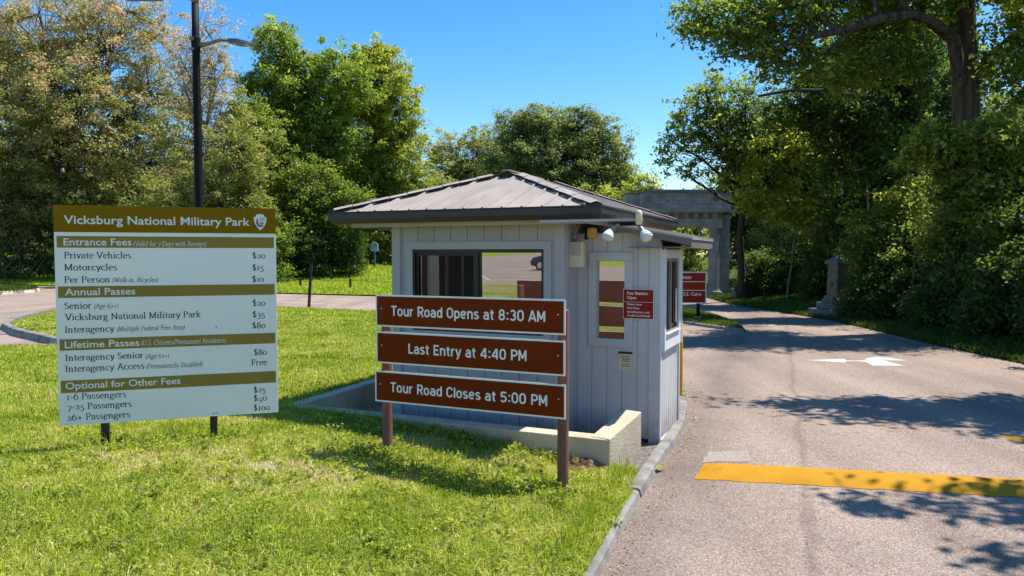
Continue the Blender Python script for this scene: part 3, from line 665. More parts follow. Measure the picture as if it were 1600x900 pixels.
# front sliding window
wn = MB(); y0 = VF - 0.026
def frame_boxes(mb, u0, u1, z0, z1, wd, ya, yb):
    mb.box(u0, u1, ya, yb, z1 - wd, z1); mb.box(u0, u1, ya, yb, z0, z0 + wd)
    mb.box(u0, u0 + wd, ya, yb, z0 + wd, z1 - wd); mb.box(u1 - wd, u1, ya, yb, z0 + wd, z1 - wd)
frame_boxes(wn, WIN[0] - 0.075, WIN[1] + 0.075, WIN[2] - 0.085, WIN[3] + 0.085, 0.082, y0, VF - 0.008)
win = wn.build('window', M['trim'], booth, bevel=0.003)
f = MB(); frame_boxes(f, WIN[0] + 0.001, WIN[1] - 0.001, WIN[2] + 0.001, WIN[3] - 0.001, 0.034, VF - 0.014, VF + 0.05)
um = -1.885; f.box(um - 0.02, um + 0.02, VF - 0.010, VF + 0.045, WIN[2] + 0.034, WIN[3] - 0.034)
f.box(um + 0.0201, um + 0.045, VF + 0.004, VF + 0.045, WIN[2] + 0.034, WIN[3] - 0.034)
f.build('window_frame', M['black_frame'], win)
f = MB(); frame_boxes(f, WIN[0] + 0.036, um - 0.021, WIN[2] + 0.035, WIN[3] - 0.035, 0.032, VF + 0.010, VF + 0.032)
f.build('sash', M['black_frame'], win)
def tilted_pane(u0, u1, yb, z0, z1, m, parent, deg=0.55):
    e = math.tan(R(deg)) * (z1 - z0); MB().hexa([(u0, yb + e, z0), (u1, yb + e, z0), (u1, yb + e + .004, z0), (u0, yb + e + .004, z0), (u0, yb, z1), (u1, yb, z1), (u1, yb + .004, z1), (u0, yb + .004, z1)]).build('pane', m, parent)
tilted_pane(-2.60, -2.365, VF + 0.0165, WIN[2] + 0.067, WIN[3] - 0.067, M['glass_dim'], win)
MB().box(-2.364, um - 0.053, VF + 0.0182, VF + 0.022, WIN[2] + 0.067, WIN[3] - 0.067).build('insect_screen', M['screen'], win)
rb = MB()
rb.box(-2.29, -2.245, VF + 0.014, VF + 0.0181, WIN[2] + 0.067, WIN[3] - 0.067); rb.box(-2.085, -2.05, VF + 0.014, VF + 0.0181, WIN[2] + 0.067, WIN[3] - 0.067)
each(rb, 'screen_bar', M['redbar'], win)
tilted_pane(um + 0.046, WIN[1] - 0.036, VF + 0.016, WIN[2] + 0.035, WIN[3] - 0.035, M['glass'], win)
# a drawn blind and counter behind the glass
MB().box(WIN[0], WIN[1], VF + 0.7, VF + 0.72, 0.9, 2.2).build('blind', M['dark_in'], booth)

# service bay
mb = MB(); BW = (-0.664, -0.350, 1.086, 1.938); SW = (0.13, 0.83, 1.16, 1.95); BVB = 1.04; BZ = 2.22
boards(mb, UR + 0.002, 0.0 - 0.03, 0.06, BZ, [BW], start=0.17, axis='x', pos=0.0, out=-1, pitch=0.165)
boards(mb, 0.03, BVB, 0.02, BZ, [SW], start=0.12, axis='y', pos=0.0, out=1, pitch=0.115)
mb.build('bay_wall', M['bay_paint'], booth)
MB().box(UR + 0.03, -0.04, 0.04, BVB, BZ - 0.02, BZ).build('bay_ceiling', M['fascia'], booth)
mb = MB(); mb.box(-0.10, 0.013, -0.024, -0.0005, 0.0, BZ); mb.box(0.0005, 0.024, 0.0, 0.05, 0.0, BZ); mb.box(0.0005, 0.024, BVB - 0.06, BVB, 0.0, BZ)
each(mb, 'bay_corner_trim', M['bay_paint'], booth, bevel=0.003)
each(MB().box(0.0095, 0.03, 0.051, BVB - 0.061, 0.0, 0.05).box(0.0141, 0.027, -0.026, -0.0002, 0.0, BZ - 0.12), 'bay_edge_trim', M['white_trim'], booth)
wn = MB(); frame_boxes(wn, -0.757, -0.275, 1.015, 2.018, 0.0875, -0.032, -0.0095)
win2 = wn.build('window', M['bay_paint'], booth, bevel=0.003)
MB().box(BW[0], BW[1], 0.003, 0.008, BW[2], BW[3]).build('pane', M['glass'], win2)
f = MB(); frame_boxes(f, BW[0] + 0.0005, BW[1] - 0.0005, BW[2] + 0.0005, BW[3] - 0.0005, 0.012, -0.014, 0.0025); f.build('window_frame', M['trim'], win2)
MB().box(UR, -0.04, 0.55, 0.56, 0.2, 2.1).build('inner_partition', M['dark_in'], booth)
# service window on the road side, with a white casing that stands out from the wall
wn = MB()
wn.box(0.0095, 0.05, 0.0, 0.125, 0.985, 2.05); wn.box(0.0095, 0.05, 0.835, 0.955, 0.985, 2.05)
wn.box(0.0095, 0.05, 0.126, 0.834, 1.955, 2.05); wn.box(0.0095, 0.05, 0.126, 0.834, 0.985, 1.155)
win3 = wn.build('window', M['white_trim'], booth, bevel=0.003)
each(MB().box(0.0505, 0.062, 0.0, 0.016, 0.98, 2.06).box(0.0505, 0.062, 0.938, 0.955, 0.98, 2.06), 'casing_edge', M['white_trim'], win3)
f = MB()
for a, b in ((0.131, 0.16), (0.40, 0.47), (0.80, 0.829)): f.box(0.004, 0.036, a, b, 1.161, 1.949)
f.box(0.004, 0.036, 0.161, 0.399, 1.92, 1.949); f.box(0.004, 0.036, 0.471, 0.799, 1.92, 1.949); f.box(0.004, 0.036, 0.161, 0.399, 1.161, 1.19); f.box(0.004, 0.036, 0.471, 0.799, 1.161, 1.19)
f.build('window_frame', M['alu'], win3)
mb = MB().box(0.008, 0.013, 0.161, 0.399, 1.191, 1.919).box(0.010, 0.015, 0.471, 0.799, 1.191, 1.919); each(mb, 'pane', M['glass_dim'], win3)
MB().box(0.0095, 0.075, 0.126, 0.83, 1.156, 1.160).build('sill', M['white_trim'], win3)
MB().box(0.051, 0.058, 0.60, 0.64, 1.25, 1.62).build('price_slip', M['fee_white'], win3)
# low roof over the bay
mb = MB()
mb.hexa([(-0.42, -0.16, 2.285), (0.36, -0.16, 2.145), (0.36, 1.25, 2.145), (-0.42, 1.25, 2.285), (-0.42, -0.16, 2.305), (0.36, -0.16, 2.165), (0.36, 1.25, 2.165), (-0.42, 1.25, 2.305)])
for k in range(7):
    v = -0.14 + k * 0.225
    mb.hexa([(-0.42, v, 2.3055), (0.362, v, 2.1655), (0.362, v + 0.035, 2.1655), (-0.42, v + 0.035, 2.3055), (-0.42, v + 0.008, 2.322), (0.362, v + 0.008, 2.182), (0.362, v + 0.027, 2.182), (-0.42, v + 0.027, 2.322)])
mb.build('bay_roof', M['roof'], booth)
mb = MB(); mb.hexa([(-0.42, -0.15, 2.245), (0.33, -0.15, 2.085), (0.33, -0.13, 2.085), (-0.42, -0.13, 2.245), (-0.42, -0.15, 2.284), (0.33, -0.15, 2.149), (0.33, -0.13, 2.149), (-0.42, -0.13, 2.284)])
mb.box(0.331, 0.35, -0.15, 1.24, 2.062, 2.146); mb.box(-0.3, 0.33, -0.129, 1.23, 2.066, 2.075)
mb.build('bay_fascia', M['bay_fascia'], booth)

# main roof: hip roof with a small gablet at each end of the ridge, standing ribs and hip caps
E0, E1, B0, B1 = -3.47, -0.41, -0.84, 2.86; ZE, ZR = 2.462, 2.985; um = (E0 + E1) / 2; half = (E1 - E0) / 2; sl = (ZR - ZE) / half
gw = 0.20; zg = ZR - gw * sl; vf, vb = B0 + (half - gw), B1 - (half - gw)
def rz(u, v):    # height of the roof surface
    return ZE + sl * min(half - abs(u - um), max(0, v - B0), max(0, B1 - v))
mb = MB(); T = 0.018
fr = [(E0, B0, ZE), (E1, B0, ZE), (um + gw, vf, zg), (um - gw, vf, zg)]
mb.add(fr, [(0, 1, 2, 3)])
mb.add([(E0, B1, ZE), (E1, B1, ZE), (um + gw, vb, zg), (um - gw, vb, zg)], [(3, 2, 1, 0)])
mb.add([(E1, B0, ZE), (E1, B1, ZE), (um + gw, vb, zg), (um + gw, vf, zg)], [(0, 1, 2, 3)])
mb.add([(um + gw, vf - 0.04, zg + 0.002), (um + gw, vb + 0.04, zg + 0.002), (um, vb + 0.04, ZR + 0.002), (um, vf - 0.04, ZR + 0.002)], [(0, 1, 2, 3)])
mb.add([(E0, B0, ZE), (E0, B1, ZE), (um - gw, vb, zg), (um - gw, vf, zg)], [(3, 2, 1, 0)])
mb.add([(um - gw, vf - 0.04, zg + 0.002), (um - gw, vb + 0.04, zg + 0.002), (um, vb + 0.04, ZR + 0.002), (um, vf - 0.04, ZR + 0.002)], [(3, 2, 1, 0)])
def rib(a, b, wdt, h):
    a, b = Vector(a), Vector(b); d = (b - a).normalized(); side = d.cross(Vector((0, 0, 1))).normalized() * wdt / 2; nrm = side.cross(d).normalized() * h
    if nrm.z < 0: nrm = -nrm
    mb.hexa([a - side, a + side, b + side, b - side, a - side * 0.45 + nrm, a + side * 0.45 + nrm, b + side * 0.45 + nrm, b - side * 0.45 + nrm])
P = 0.215
k = -6
while um + k * P < E1:
    u = um + (k + 0.5) * P; k += 1
    if not (E0 + 0.03 < u < E1 - 0.03): continue
    ve = B0 + min(half - abs(u - um), half - gw)
    if abs(u - um) < gw: ve = vf
    rib((u, B0 - 0.02, ZE - 0.004), (u, ve, ZE + sl * (ve - B0) + 0.001), 0.036, 0.02)
    rib((u, B1 + 0.02, ZE - 0.004), (u, B1 - (ve - B0), ZE + sl * (ve - B0) + 0.001), 0.036, 0.02)
v = B0 + 0.12
while v < B1 - 0.05:
    dd = min(half, v - B0, B1 - v)
    zt = ZE + sl * dd; ux = half - dd
    rib((E1 + 0.02, v, ZE - 0.004), (um + ux, v, zt + 0.001), 0.036, 0.02)
    rib((E0 - 0.02, v, ZE - 0.004), (um - ux, v, zt + 0.001), 0.036, 0.02)
    v += P
roof = mb.build('roof', M['roof'], booth)
mb = MB()
for (su, sv) in ((1, 0), (-1, 0), (1, 1), (-1, 1)):
    a = Vector((um + su * half, B0 if sv == 0 else B1, ZE + 0.024)); b = Vector((um + su * gw, vf if sv == 0 else vb, zg + 0.028))
    n = 9
    for k in range(n):                                       # folded hip cap in short lapped lengths
        p, q = a.lerp(b, k / n), a.lerp(b, (k + 1) / n - 0.004); d = (q - p).normalized()
        s1 = Vector((d.y, -d.x, 0)).normalized() * 0.085
        lift = Vector((0, 0, 0.010 - 0.004 * (k % 2)))
        mb.add([p - s1 + lift - Vector((0, 0, 0.012)), p + lift + Vector((0, 0, 0.012)), p + s1 + lift - Vector((0, 0, 0.012)), q - s1 + lift - Vector((0, 0, 0.012)), q + lift + Vector((0, 0, 0.012)), q + s1 + lift - Vector((0, 0, 0.012))], [(0, 1, 4, 3), (1, 2, 5, 4)])
mb.box(um - 0.05, um + 0.05, vf - 0.06, vb + 0.06, ZR + 0.003, ZR + 0.016)
mb.build('roof_cap', M['roof'], roof)
mb = MB()
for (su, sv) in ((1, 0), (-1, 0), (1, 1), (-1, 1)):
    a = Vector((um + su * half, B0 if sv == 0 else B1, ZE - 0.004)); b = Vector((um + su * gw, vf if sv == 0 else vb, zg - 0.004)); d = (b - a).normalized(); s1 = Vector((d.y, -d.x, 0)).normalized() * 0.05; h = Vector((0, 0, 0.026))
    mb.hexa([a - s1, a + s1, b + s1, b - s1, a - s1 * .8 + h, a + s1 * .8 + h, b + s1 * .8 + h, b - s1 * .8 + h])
mb.build('hip_gap_shade', M['gutter'], roof)  # dark strips added to paint the shaded gap under the hip caps
mb = MB()
for v in (vf - 0.002, vb + 0.002): mb.prism([(um - gw, zg), (um + gw, zg), (um, ZR)], v - 0.003, v + 0.003)
each(mb, 'gablet', M['dark_in'], roof)
# gutters with a rolled lip, and the pale soffit board under them
gp = [(0.0, 0.0), (-0.06, -0.002), (-0.092, 0.05), (-0.092, 0.112), (-0.102, 0.118), (-0.100, 0.128), (-0.084, 0.124), (-0.078, 0.06), (-0.05, 0.012), (-0.004, 0.012), (-0.004, 0.125), (0.0, 0.125)]
def ring_sweep(prof, rect, z):   # profile (outward offset negative, height) swept round a rectangle with mitred corners
    u0, u1, v0, v1 = rect; V = []; n = len(prof)
    for (cu, cv, su, sv) in ((u0, v0, -1, -1), (u1, v0, 1, -1), (u1, v1, 1, 1), (u0, v1, -1, 1)):
        for (o_, h) in prof: V.append((cu - su * o_, cv - sv * o_, z + h))
    Fc = [(c * n + i, ((c + 1) % 4) * n + i, ((c + 1) % 4) * n + (i + 1) % n, c * n + (i + 1) % n) for c in range(4) for i in range(n)]
    return V, Fc
mb = MB(); mb.add(*ring_sweep(gp, (E0 + 0.045, E1 - 0.045, B0 + 0.045, B1 - 0.045), 2.335)); mb.build('gutter', M['gutter'], booth)
mb = MB(); mb.add(*ring_sweep([(0, 0), (-0.02, 0), (-0.02, 0.06), (0, 0.06)], (E0 + 0.16, E1 - 0.16, B0 + 0.16, B1 - 0.16), 2.298)); mb.build('fascia', M['fascia'], booth)
MB().box(E0 + 0.162, E1 - 0.162, B0 + 0.162, B1 - 0.162, 2.345, 2.352).box(E0 + 0.05, E1 - 0.05, B0 + 0.05, B1 - 0.05, 2.3585, 2.366).build('soffit', M['fascia'], booth)

def on_booth(name, label, cat, u, v, z=0.0):
    o = empty(name, (*bl(u, v), z), BA); return tag(o, label, cat)

# small signs and fixtures on the booth
t = on_booth('station_sign', 'small red brown sign reading Fee Station Open beside the booth window', 'sign', -0.21, -0.036, 1.478)
pn = MB().box(-0.163, 0.163, -0.006, 0.003, -0.157, 0.157).build('sign_panel', M['sign_white'], t)
mb = MB().box(-0.157, 0.157, -0.009, -0.0061, 0.024, 0.151).box(-0.157, 0.157, -0.009, -0.0061, -0.151, 0.019)
each(mb, 'sign_face', M['red_brown'], t)
L_ = Letters(-0.0105)
for s, z, c, wd in (('Fee Station', 0.098, 0.032, 0.215), ('Open', 0.052, 0.032, 0.098), ('Please have', -0.012, 0.021, 0.155), ('Park Pass,', -0.052, 0.021, 0.135), ('Identification, and', -0.092, 0.021, 0.235), ('Credit Card Ready', -0.130, 0.021, 0.245)):
    L_.put(sans(s, wd, c, 0.018), -0.118, z)
L_.build(M['sign_white'], t)
t = on_booth('notice_plate', 'small pale yellow notice with black heading below the narrow booth window', 'notice', -0.352, -0.0105, 0.872)
MB().box(-0.073, 0.073, -0.004, 0.0, -0.095, 0.072).build('notice_sheet', M['note'], t)
MB().box(-0.075, 0.075, -0.006, -0.0001, 0.0725, 0.096).build('notice_heading', M['ink'], t)
mb = MB(); rng = random.Random(3)
for k, z in enumerate((0.05, 0.032, 0.014, -0.004, -0.036, -0.056)):
    x = -0.05 + rng.uniform(0, 0.02)
    while x < 0.04:
        e = x + rng.uniform(0.012, 0.03); mb.box(x, min(e, 0.055), -0.005, -0.0041, z - 0.0045, z + 0.0035); x = e + 0.006
mb.build('notice_print', M['ink'], t)

t = on_booth('speaker_box', 'beige louvred speaker box hanging by a bracket under the booth eave', 'speaker', -0.815, -0.24, 2.0)
b = MB().box(-0.078, 0.078, -0.06, 0.03, -0.135, 0.125).build('speaker_body', M['beige'], t, bevel=0.008)
mb = MB()
for k in range(9): mb.box(-0.058, 0.058, -0.066, -0.0601, -0.015 + k * 0.0145, -0.006 + k * 0.0145)
mb.build('louvre', M['fascia'], t)
mb = MB(); mb.tube([(-0.074, 0.0, 0.12), (-0.03, -0.01, 0.2), (0.03, -0.01, 0.31)], 0.008, 5); mb.tube([(-0.05, 0.02, 0.12), (-0.05, 0.02, 0.30)], 0.006, 5); mb.box(-0.08, -0.02, -0.01, 0.04, 0.1255, 0.16)
mb.build('bracket', M['lamp_grey'], t)
t = on_booth('horn_beacon', 'yellowed plastic beacon on the booth wall above the speaker box', 'beacon', -0.70, -0.03, 2.225)
MB().box(-0.055, 0.045, -0.09, -0.0, -0.055, 0.055).build('beacon_lens', M['yellow_plastic'], t, bevel=0.02)
MB().box(-0.075, -0.0555, -0.10, 0.0, -0.07, 0.07).build('beacon_base', M['black'], t, bevel=0.005)

# twin floodlight on an arm along the front eave
t = on_booth('floodlight', 'twin floodlight on a pale arm reaching past the booth roof corner', 'floodlight', -0.10, -0.955, 2.315)
MB().box(-0.86, 0.14, 0.004, 0.034, -0.012, 0.012).box(-0.2, 0.12, 0.0345, 0.06, -0.010, 0.010).build('arm', M['fascia'], t)
MB().box(-0.10, 0.10, -0.012, 0.02, -0.055, -0.0165).build('junction_box', M['black'], t, bevel=0.006)
MB().lathe([(0.018, -0.05), (0.03, -0.04), (0.03, 0.05), (0.026, 0.07), (0.012, 0.085)], (0.115, -0.012, 0.0), 14).build('sensor', M['beige'], t, smooth=True)
for (bx_, tip) in ((-0.07, Vector((-0.75, -0.25, -0.62))), (0.10, Vector((0.62, -0.3, -0.75)))):
    tip = tip.normalized(); p = Vector((bx_, -0.01, -0.04)); a = p + tip * 0.10
    h = MB().tube([p, p + tip * 0.05, p + tip * 0.052, a], [0.014, 0.014, 0.024, 0.026], 12).build('lamp_holder', M['lamp_grey'], t)
    tp = Vector((tip.x * 0.35 * (1 if bx_ > 0 else 0.9), -0.45, -0.75)).normalized() if bx_ < 0 else Vector((0.55, -0.35, -0.62)).normalized()
    lamp = MB().lathe([(0.020, 0.0), (0.030, 0.012), (0.044, 0.036), (0.055, 0.074), (0.057, 0.086)], a - tp * 0.01, 20, tp).build('lamp', M['lamp_grey'] if False else M['lens'], t, smooth=True)
    MB().lathe([(0.0545, 0.0), (0.043, 0.014), (0.017, 0.021)], a + tp * 0.0765, 20, tp).build('lens', M['lens'], lamp, smooth=True)

# low concrete wall round the sunken area at the foot of the booth
rw = empty('retaining_wall', BO, BA); tag(rw, 'low weathered concrete retaining wall around the sunken foot of the booth', 'wall')
mb = MB()
def wall_run(a, b, th, za, zb, zlow=-0.3, n=6, seed=0):
    a, b = Vector((*a, 0)), Vector((*b, 0)); d = (b - a).normalized(); s = Vector((-d.y, d.x, 0)) * th
    p = [a, b, b + s, a + s]
    mb.hexa([(*p[0].xy, zlow), (*p[1].xy, zlow), (*p[2].xy, zlow), (*p[3].xy, zlow), (*p[0].xy, za), (*p[1].xy, zb), (*p[2].xy, zb), (*p[3].xy, za)])
wall_run((-4.05, -1.10), (-0.21, -1.10), 0.19, 0.292, 0.292)
wall_run((-0.21, -1.0995), (-0.07, -0.44), 0.20, 0.30, 0.44)
wall_run((-4.05, 2.6), (-4.051, -0.909), 0.17, 0.33, 0.293)
wall_run((-0.9, 2.5), (-3.88, 2.5), -0.12, 0.32, 0.33)
each(mb, 'wall_section', M['conc'], rw, bevel=0.012)

# ------------------------------------------------------------------ signs
def ls_xy(p): return Vector((p[0], p[1]))
# park fee sign
a = Vector(aty(91, 666, 6.45)); b = Vector(aty(433, 644, 7.02)); fw_ = (b - a); fw_.z = 0; fang = math.atan2(fw_.y, fw_.x); FW = fw_.length
FO = Vector((a.x, a.y, 0))
def on_plane(o, ang, px, py):
    """where the sight line through a photo point meets a sign's plane, in the sign's own x and z"""
    d = Vector(ray(px, py)); nrm = Vector((-math.sin(ang), math.cos(ang), 0)); c = Vector(CAM)
    q = c + d * ((o - c).dot(nrm) / d.dot(nrm)); x = (q - o).dot(Vector((math.cos(ang), math.sin(ang), 0))); return x, q.z
fs = empty('fee_sign', FO, fang); tag(fs, 'large pale blue park fee sign with olive bands on two dark posts', 'sign')
fp = lambda x, y: on_plane(FO, fang, x, y)
zt = (fp(85, 320)[1] + fp(432, 326)[1]) / 2; zb = (fp(91, 666)[1] + fp(433, 644)[1]) / 2; x0, x1 = fp(88, 500)[0], fp(432.5, 480)[0]
MB().box(x0, x1, 0.0, 0.016, zb, zt).build('sign_board', M['fee_white'], fs, bevel=0.002)
zh = (fp(85, 362)[1] + fp(432, 365.5)[1]) / 2
MB().box(x0, x1, -0.003, -0.0001, zh, zt).build('header_band', M['fee_head'], fs)
for (l0, l1, r0, r1) in ((368, 386.5, 371.5, 388), (447.5, 465.5, 444, 460.5), (530.5, 548, 520, 536.5), (595, 614.5, 580, 598)):
    t1 = (fp(91, l0)[1] + fp(427.5, r0)[1]) / 2; t0 = (fp(91, l1)[1] + fp(427.5, r1)[1]) / 2
    MB().box(x0 + 0.02, x1 - 0.018, -0.002, -0.0001, t0, t1).build('section_band', M['fee_band'], fs)
LW, LD, LI = Letters(-0.0035), Letters(-0.0012), Letters(-0.0028)
PXM = 1150 / 6.5                                     # photo pixels per metre near the sign
def row(L, px0, px1, py, cap, s, kind):
    xa, z = fp(px0, py); xb, _ = fp(px1, py); wd = xb - xa
    if kind == 'b': L.put(sans(s, wd, cap, 0.013), xa, z)
    elif kind == 's': L.put(serif(s, wd, cap), xa, z)
    else: L.put(serif(s, wd, cap, 0.24, 0.085, 0.05), xa, z)
cp = lambda px: px / PXM * 1.03
row(LW, 100, 390.5, 349.5, cp(12.6), 'Vicksburg National Military Park', 'b')
for px0, px1, py, s in ((99.5, 205.7, 383.2, 'Entrance Fees'), (101.5, 211.7, 461.6, 'Annual Passes'), (101.5, 218, 544.2, 'Lifetime Passes'), (102.5, 282.5, 608.5, 'Optional for Other Fees')):
    row(LI, px0, px1, py, cp(10.6), s, 'b')
row(LI, 208.7, 322.5, 384.3, cp(7.6), '(Valid for 7 Days with Receipt)', 'i')
row(LI, 220.7, 353.2, 539.5, cp(7.6), '(U.S. Citizens/Permanent Residents)', 'i')
for px0, px1, py, s in ((100.5, 205, 403.7, 'Private Vehicles'), (100.5, 183.2, 422.5, 'Motorcycles'), (100.8, 171.8, 442, 'Per Person'), (100.8, 143.2, 482.8, 'Senior'), (101.8, 313.8, 500.6, 'Vicksburg National Military Park'), (101.8, 178.8, 520, 'Interagency'),
                        (102.5, 224.2, 564.0, 'Interagency Senior'), (102.5, 225.8, 581.2, 'Interagency Access'), (105, 197.5, 625.2, '1-6 Passengers'), (105, 206.2, 640.8, '7-25 Passengers'), (105, 203.8, 657.6, '26+ Passengers'),
                        (394.5, 415, 403.7, '$20'), (394.5, 411.8, 422.5, '$15'), (394.5, 412.5, 440.5, '$10'), (395, 415, 478, '$20'), (395, 413.8, 495.7, '$35'), (394.5, 415, 513, '$80'), (397, 417.5, 555, '$80'), (393, 418, 571, 'Free'), (396.8, 415, 613.7, '$25'), (396.8, 417.5, 626.7, '$40'), (396.8, 421.8, 641.7, '$100')):
    row(LD, px0, px1, py, cp(9.6), s, 's')
for px0, px1, py, s in ((175.8, 247, 441.2, '(Walk-in, Bicycles)'), (147.5, 185, 482, '(Age 62+)'), (183, 289, 517.5, '(Multiple Federal Fees Area)'), (228, 264.5, 560.5, '(Age 62+)'), (228.8, 316.8, 576, '(Permanently Disabled)')):
    row(LD, px0, px1, py, cp(7.4), s, 'i')
LW.build(M['sign_white'], fs); LI.build(M['sign_white'], fs); LD.build(M['ink'], fs)
# arrowhead emblem: white stone outline, tree, mountain and lake
ex, ez = fp(406.5, 346.5); s = cp(24) / 1.0
def emb(pts, y0, y1): return MB().prism([(ex + x * s, ez + z * s) for x, z in pts], y0, y1)
em = emb([(-.40, .34), (-.31, .30), (-.24, .47), (-.08, .52), (.08, .52), (.22, .47), (.30, .30), (.40, .32), (.40, .05), (.33, -.2), (.2, -.38), (.06, -.54), (0, -.58), (-.07, -.54), (-.2, -.36), (-.33, -.15), (-.40, .1)], -0.0052, -0.0031).build('emblem', M['sign_white'], fs)
M['emb_brown'] = mat('emblem_brown', (0.20, 0.075, 0.04), 0.6); M['emb_tan'] = mat('emblem_tan', (0.42, 0.27, 0.15), 0.6); M['emb_grey'] = mat('emblem_grey', (0.32, 0.32, 0.35), 0.6)
emb([(-.20, .30), (-.14, .10), (-.10, .02), (-.14, .0), (-.09, -.14), (-.17, -.16), (-.02, -.22), (.22, -.22), (.12, -.36), (-.14, -.33), (-.26, -.14), (-.24, .05)], -0.0064, -0.0053).build('emblem_tree', M['emb_brown'], em)
emb([(-.06, -.10), (.06, .0), (.14, -.06), (.25, -.05), (.24, -.17), (-.05, -.20)], -0.0063, -0.0053).build('emblem_hill', M['emb_tan'], em)
mb = MB()
for z in (.22, .13, .04): mb.prism([(ex + x * s, ez + q * s) for x, q in ((-.03, z), (.29, z), (.29, z + .045), (-.03, z + .045))], -0.0062, -0.0053)
mb.build('emblem_lettering', M['emb_grey'], em)
for px, py in ((164, 700), (334, 688)):
    x, _ = fp(px, py); wx = FO + Vector((math.cos(fang), math.sin(fang), 0)) * x
    gz = float(lawn_z(np.array([wx.x]), np.array([wx.y]))[0])
    MB().box(x - 0.032, x + 0.032, 0.0165, 0.075, gz - 0.3, zt - 0.10).build('post', M['post_dark'], fs, bevel=0.003)
mb = MB()
for px, py in ((338, 511), (164, 655), (334, 646), (92, 642), (340, 645), (340, 382)):
    x, z = fp(px, py); mb.lathe([(0.007, 0), (0.006, 0.003)], (x, -0.0035, z), 8, (0, -1, 0))
each(mb, 'bolt_head', M['lamp_grey'], fs)

# three-panel hours sign
HB = aty(879, 766, 5.92); HA = R(-24.2); HO = Vector((HB[0], HB[1], 0))
hs = empty('hours_sign', HO, HA); tag(hs, 'three brown boards with white lettering on two red brown posts before the booth', 'sign')
hp = lambda x, y: on_plane(HO, HA, x, y)
PAN = [((592.3, 459), (592.3, 508.8), (887, 468.4), (886.6, 523), 'Tour Road Opens at 8:30 AM', (616.7, 855.8), (492.7, 502.4)),
       ((593.2, 517.3), (593, 566.6), (886.8, 531), (885.8, 585.3), 'Last Entry at 4:40 PM', (643.3, 826.7), (551.9, 562.4)),
       ((591.2, 577.7), (591.5, 626.5), (887.2, 599.4), (887.2, 651.9), 'Tour Road Closes at 5:00 PM', (615.5, 858.8), (613.2, 630))]
hz = []
for tl, bl_, tr, br, s, tx, ty in PAN:
    xl = (hp(*tl)[0] + hp(*bl_)[0]) / 2; xr = (hp(*tr)[0] + hp(*br)[0]) / 2
    zt_ = (hp(*tl)[1] + hp(*tr)[1]) / 2; zb_ = (hp(*bl_)[1] + hp(*br)[1]) / 2; hz.append((xl, xr, zb_, zt_))
    pnl = MB().box(xl, xr, -0.051, -0.045, zb_, zt_).build('sign_panel', M['sign_white'], hs)
    e = 0.0145
    MB().box(xl + e, xr - e, -0.0535, -0.0512, zb_ + e, zt_ - e).build('sign_face', M['brown'], pnl)
    MB().box(xl + 0.004, xr - 0.004, -0.0448, -0.0405, zb_ + 0.004, zt_ - 0.004).build('sign_back', M['back'], pnl)
    xa, za = hp(tx[0], ty[0]); xb, zb2 = hp(tx[1], ty[1])
    Letters(-0.0545).put(gothic(s, xb - xa, (zt_ - zb_) * 0.315), xa, (za + zb2) / 2).build(M['sign_white'], pnl)
    mb = MB()
    for x in (xl + 0.06, xr - 0.06): mb.lathe([(0.006, 0), (0.005, 0.003)], (x, -0.0535, (zb_ + zt_) / 2 + 0.02), 8, (0, -1, 0))
    each(mb, 'bolt_head', M['sign_white'], pnl)
for px, py, top in ((605, 712, hz[0][3] - 0.06), (879, 766, hz[0][3] - 0.085)):
    x, z = hp(px, py); wx = HO + Vector((math.cos(HA), math.sin(HA), 0)) * x; gz = float(lawn_z(np.array([wx.x]), np.array([wx.y]))[0])
    MB().lathe([(0.047, gz - 0.3), (0.046, top - 0.006), (0.04, top)], (x, 0.007, 0), 18).build('post', M['post_red'], hs, smooth=False)

# directional sign beyond the booth
B_ = aty(1091, 500, 21.6); ds = empty('direction_sign', (B_[0], B_[1], 0.1), R(-4)); tag(ds, 'red brown direction sign with white rules standing on the grass wedge past the booth', 'sign')
Lx, Rx, Tz, Bz = -1.25, 0.225, 1.38, 0.45
MB().box(Lx, Rx, -0.01, 0.0, Bz, Tz).build('sign_panel', M['sign_white'], ds)
mb = MB().box(Lx + 0.03, Rx - 0.03, -0.014, -0.0101, 1.10, Tz - 0.03).box(Lx + 0.03, Rx - 0.03, -0.014, -0.0101, 0.845, 1.08).box(Lx + 0.03, Rx - 0.03, -0.014, -0.0101, Bz + 0.03, 0.825); each(mb, 'sign_face', M['red_brown'], ds)
L_ = Letters(-0.0155)
L_.put(sans('Visitor Center', 0.82, 0.105, 0.012), -1.02, 1.17); L_.put(sans('Parking at U.S.S. Cairo', 1.22, 0.095, 0.012), -1.14, 0.68); L_.put(sans('Only', 0.27, 0.095, 0.012), -0.86, 0.52)
L_.build(M['sign_white'], ds)
for x in (-0.98, 0.0): MB().box(x - 0.045, x + 0.045, 0.0005, 0.08, -0.1, 1.2).build('post', M['black'], ds)
for x in (-0.98, 0.0): MB().box(x - 0.13, x + 0.13, -0.09, 0.16, -0.06, 0.06).build('footing', M['conc'], ds, bevel=0.02)

# yellow guard post beside the service window
p = atz(1060, 625); t = empty('guard_post', (p[0], p[1], 0)); tag(t, 'bright yellow steel guard post at the far corner of the booth', 'bollard')
MB().lathe([(0.052, -0.1), (0.052, 1.03), (0.045, 1.06), (0.02, 1.075)], sides=20).build('post', M['yellow'], t, smooth=True)
MB().lathe([(0.10, -0.05), (0.10, 0.02), (0.07, 0.05)], sides=16).build('footing', M['conc_grey'], t)

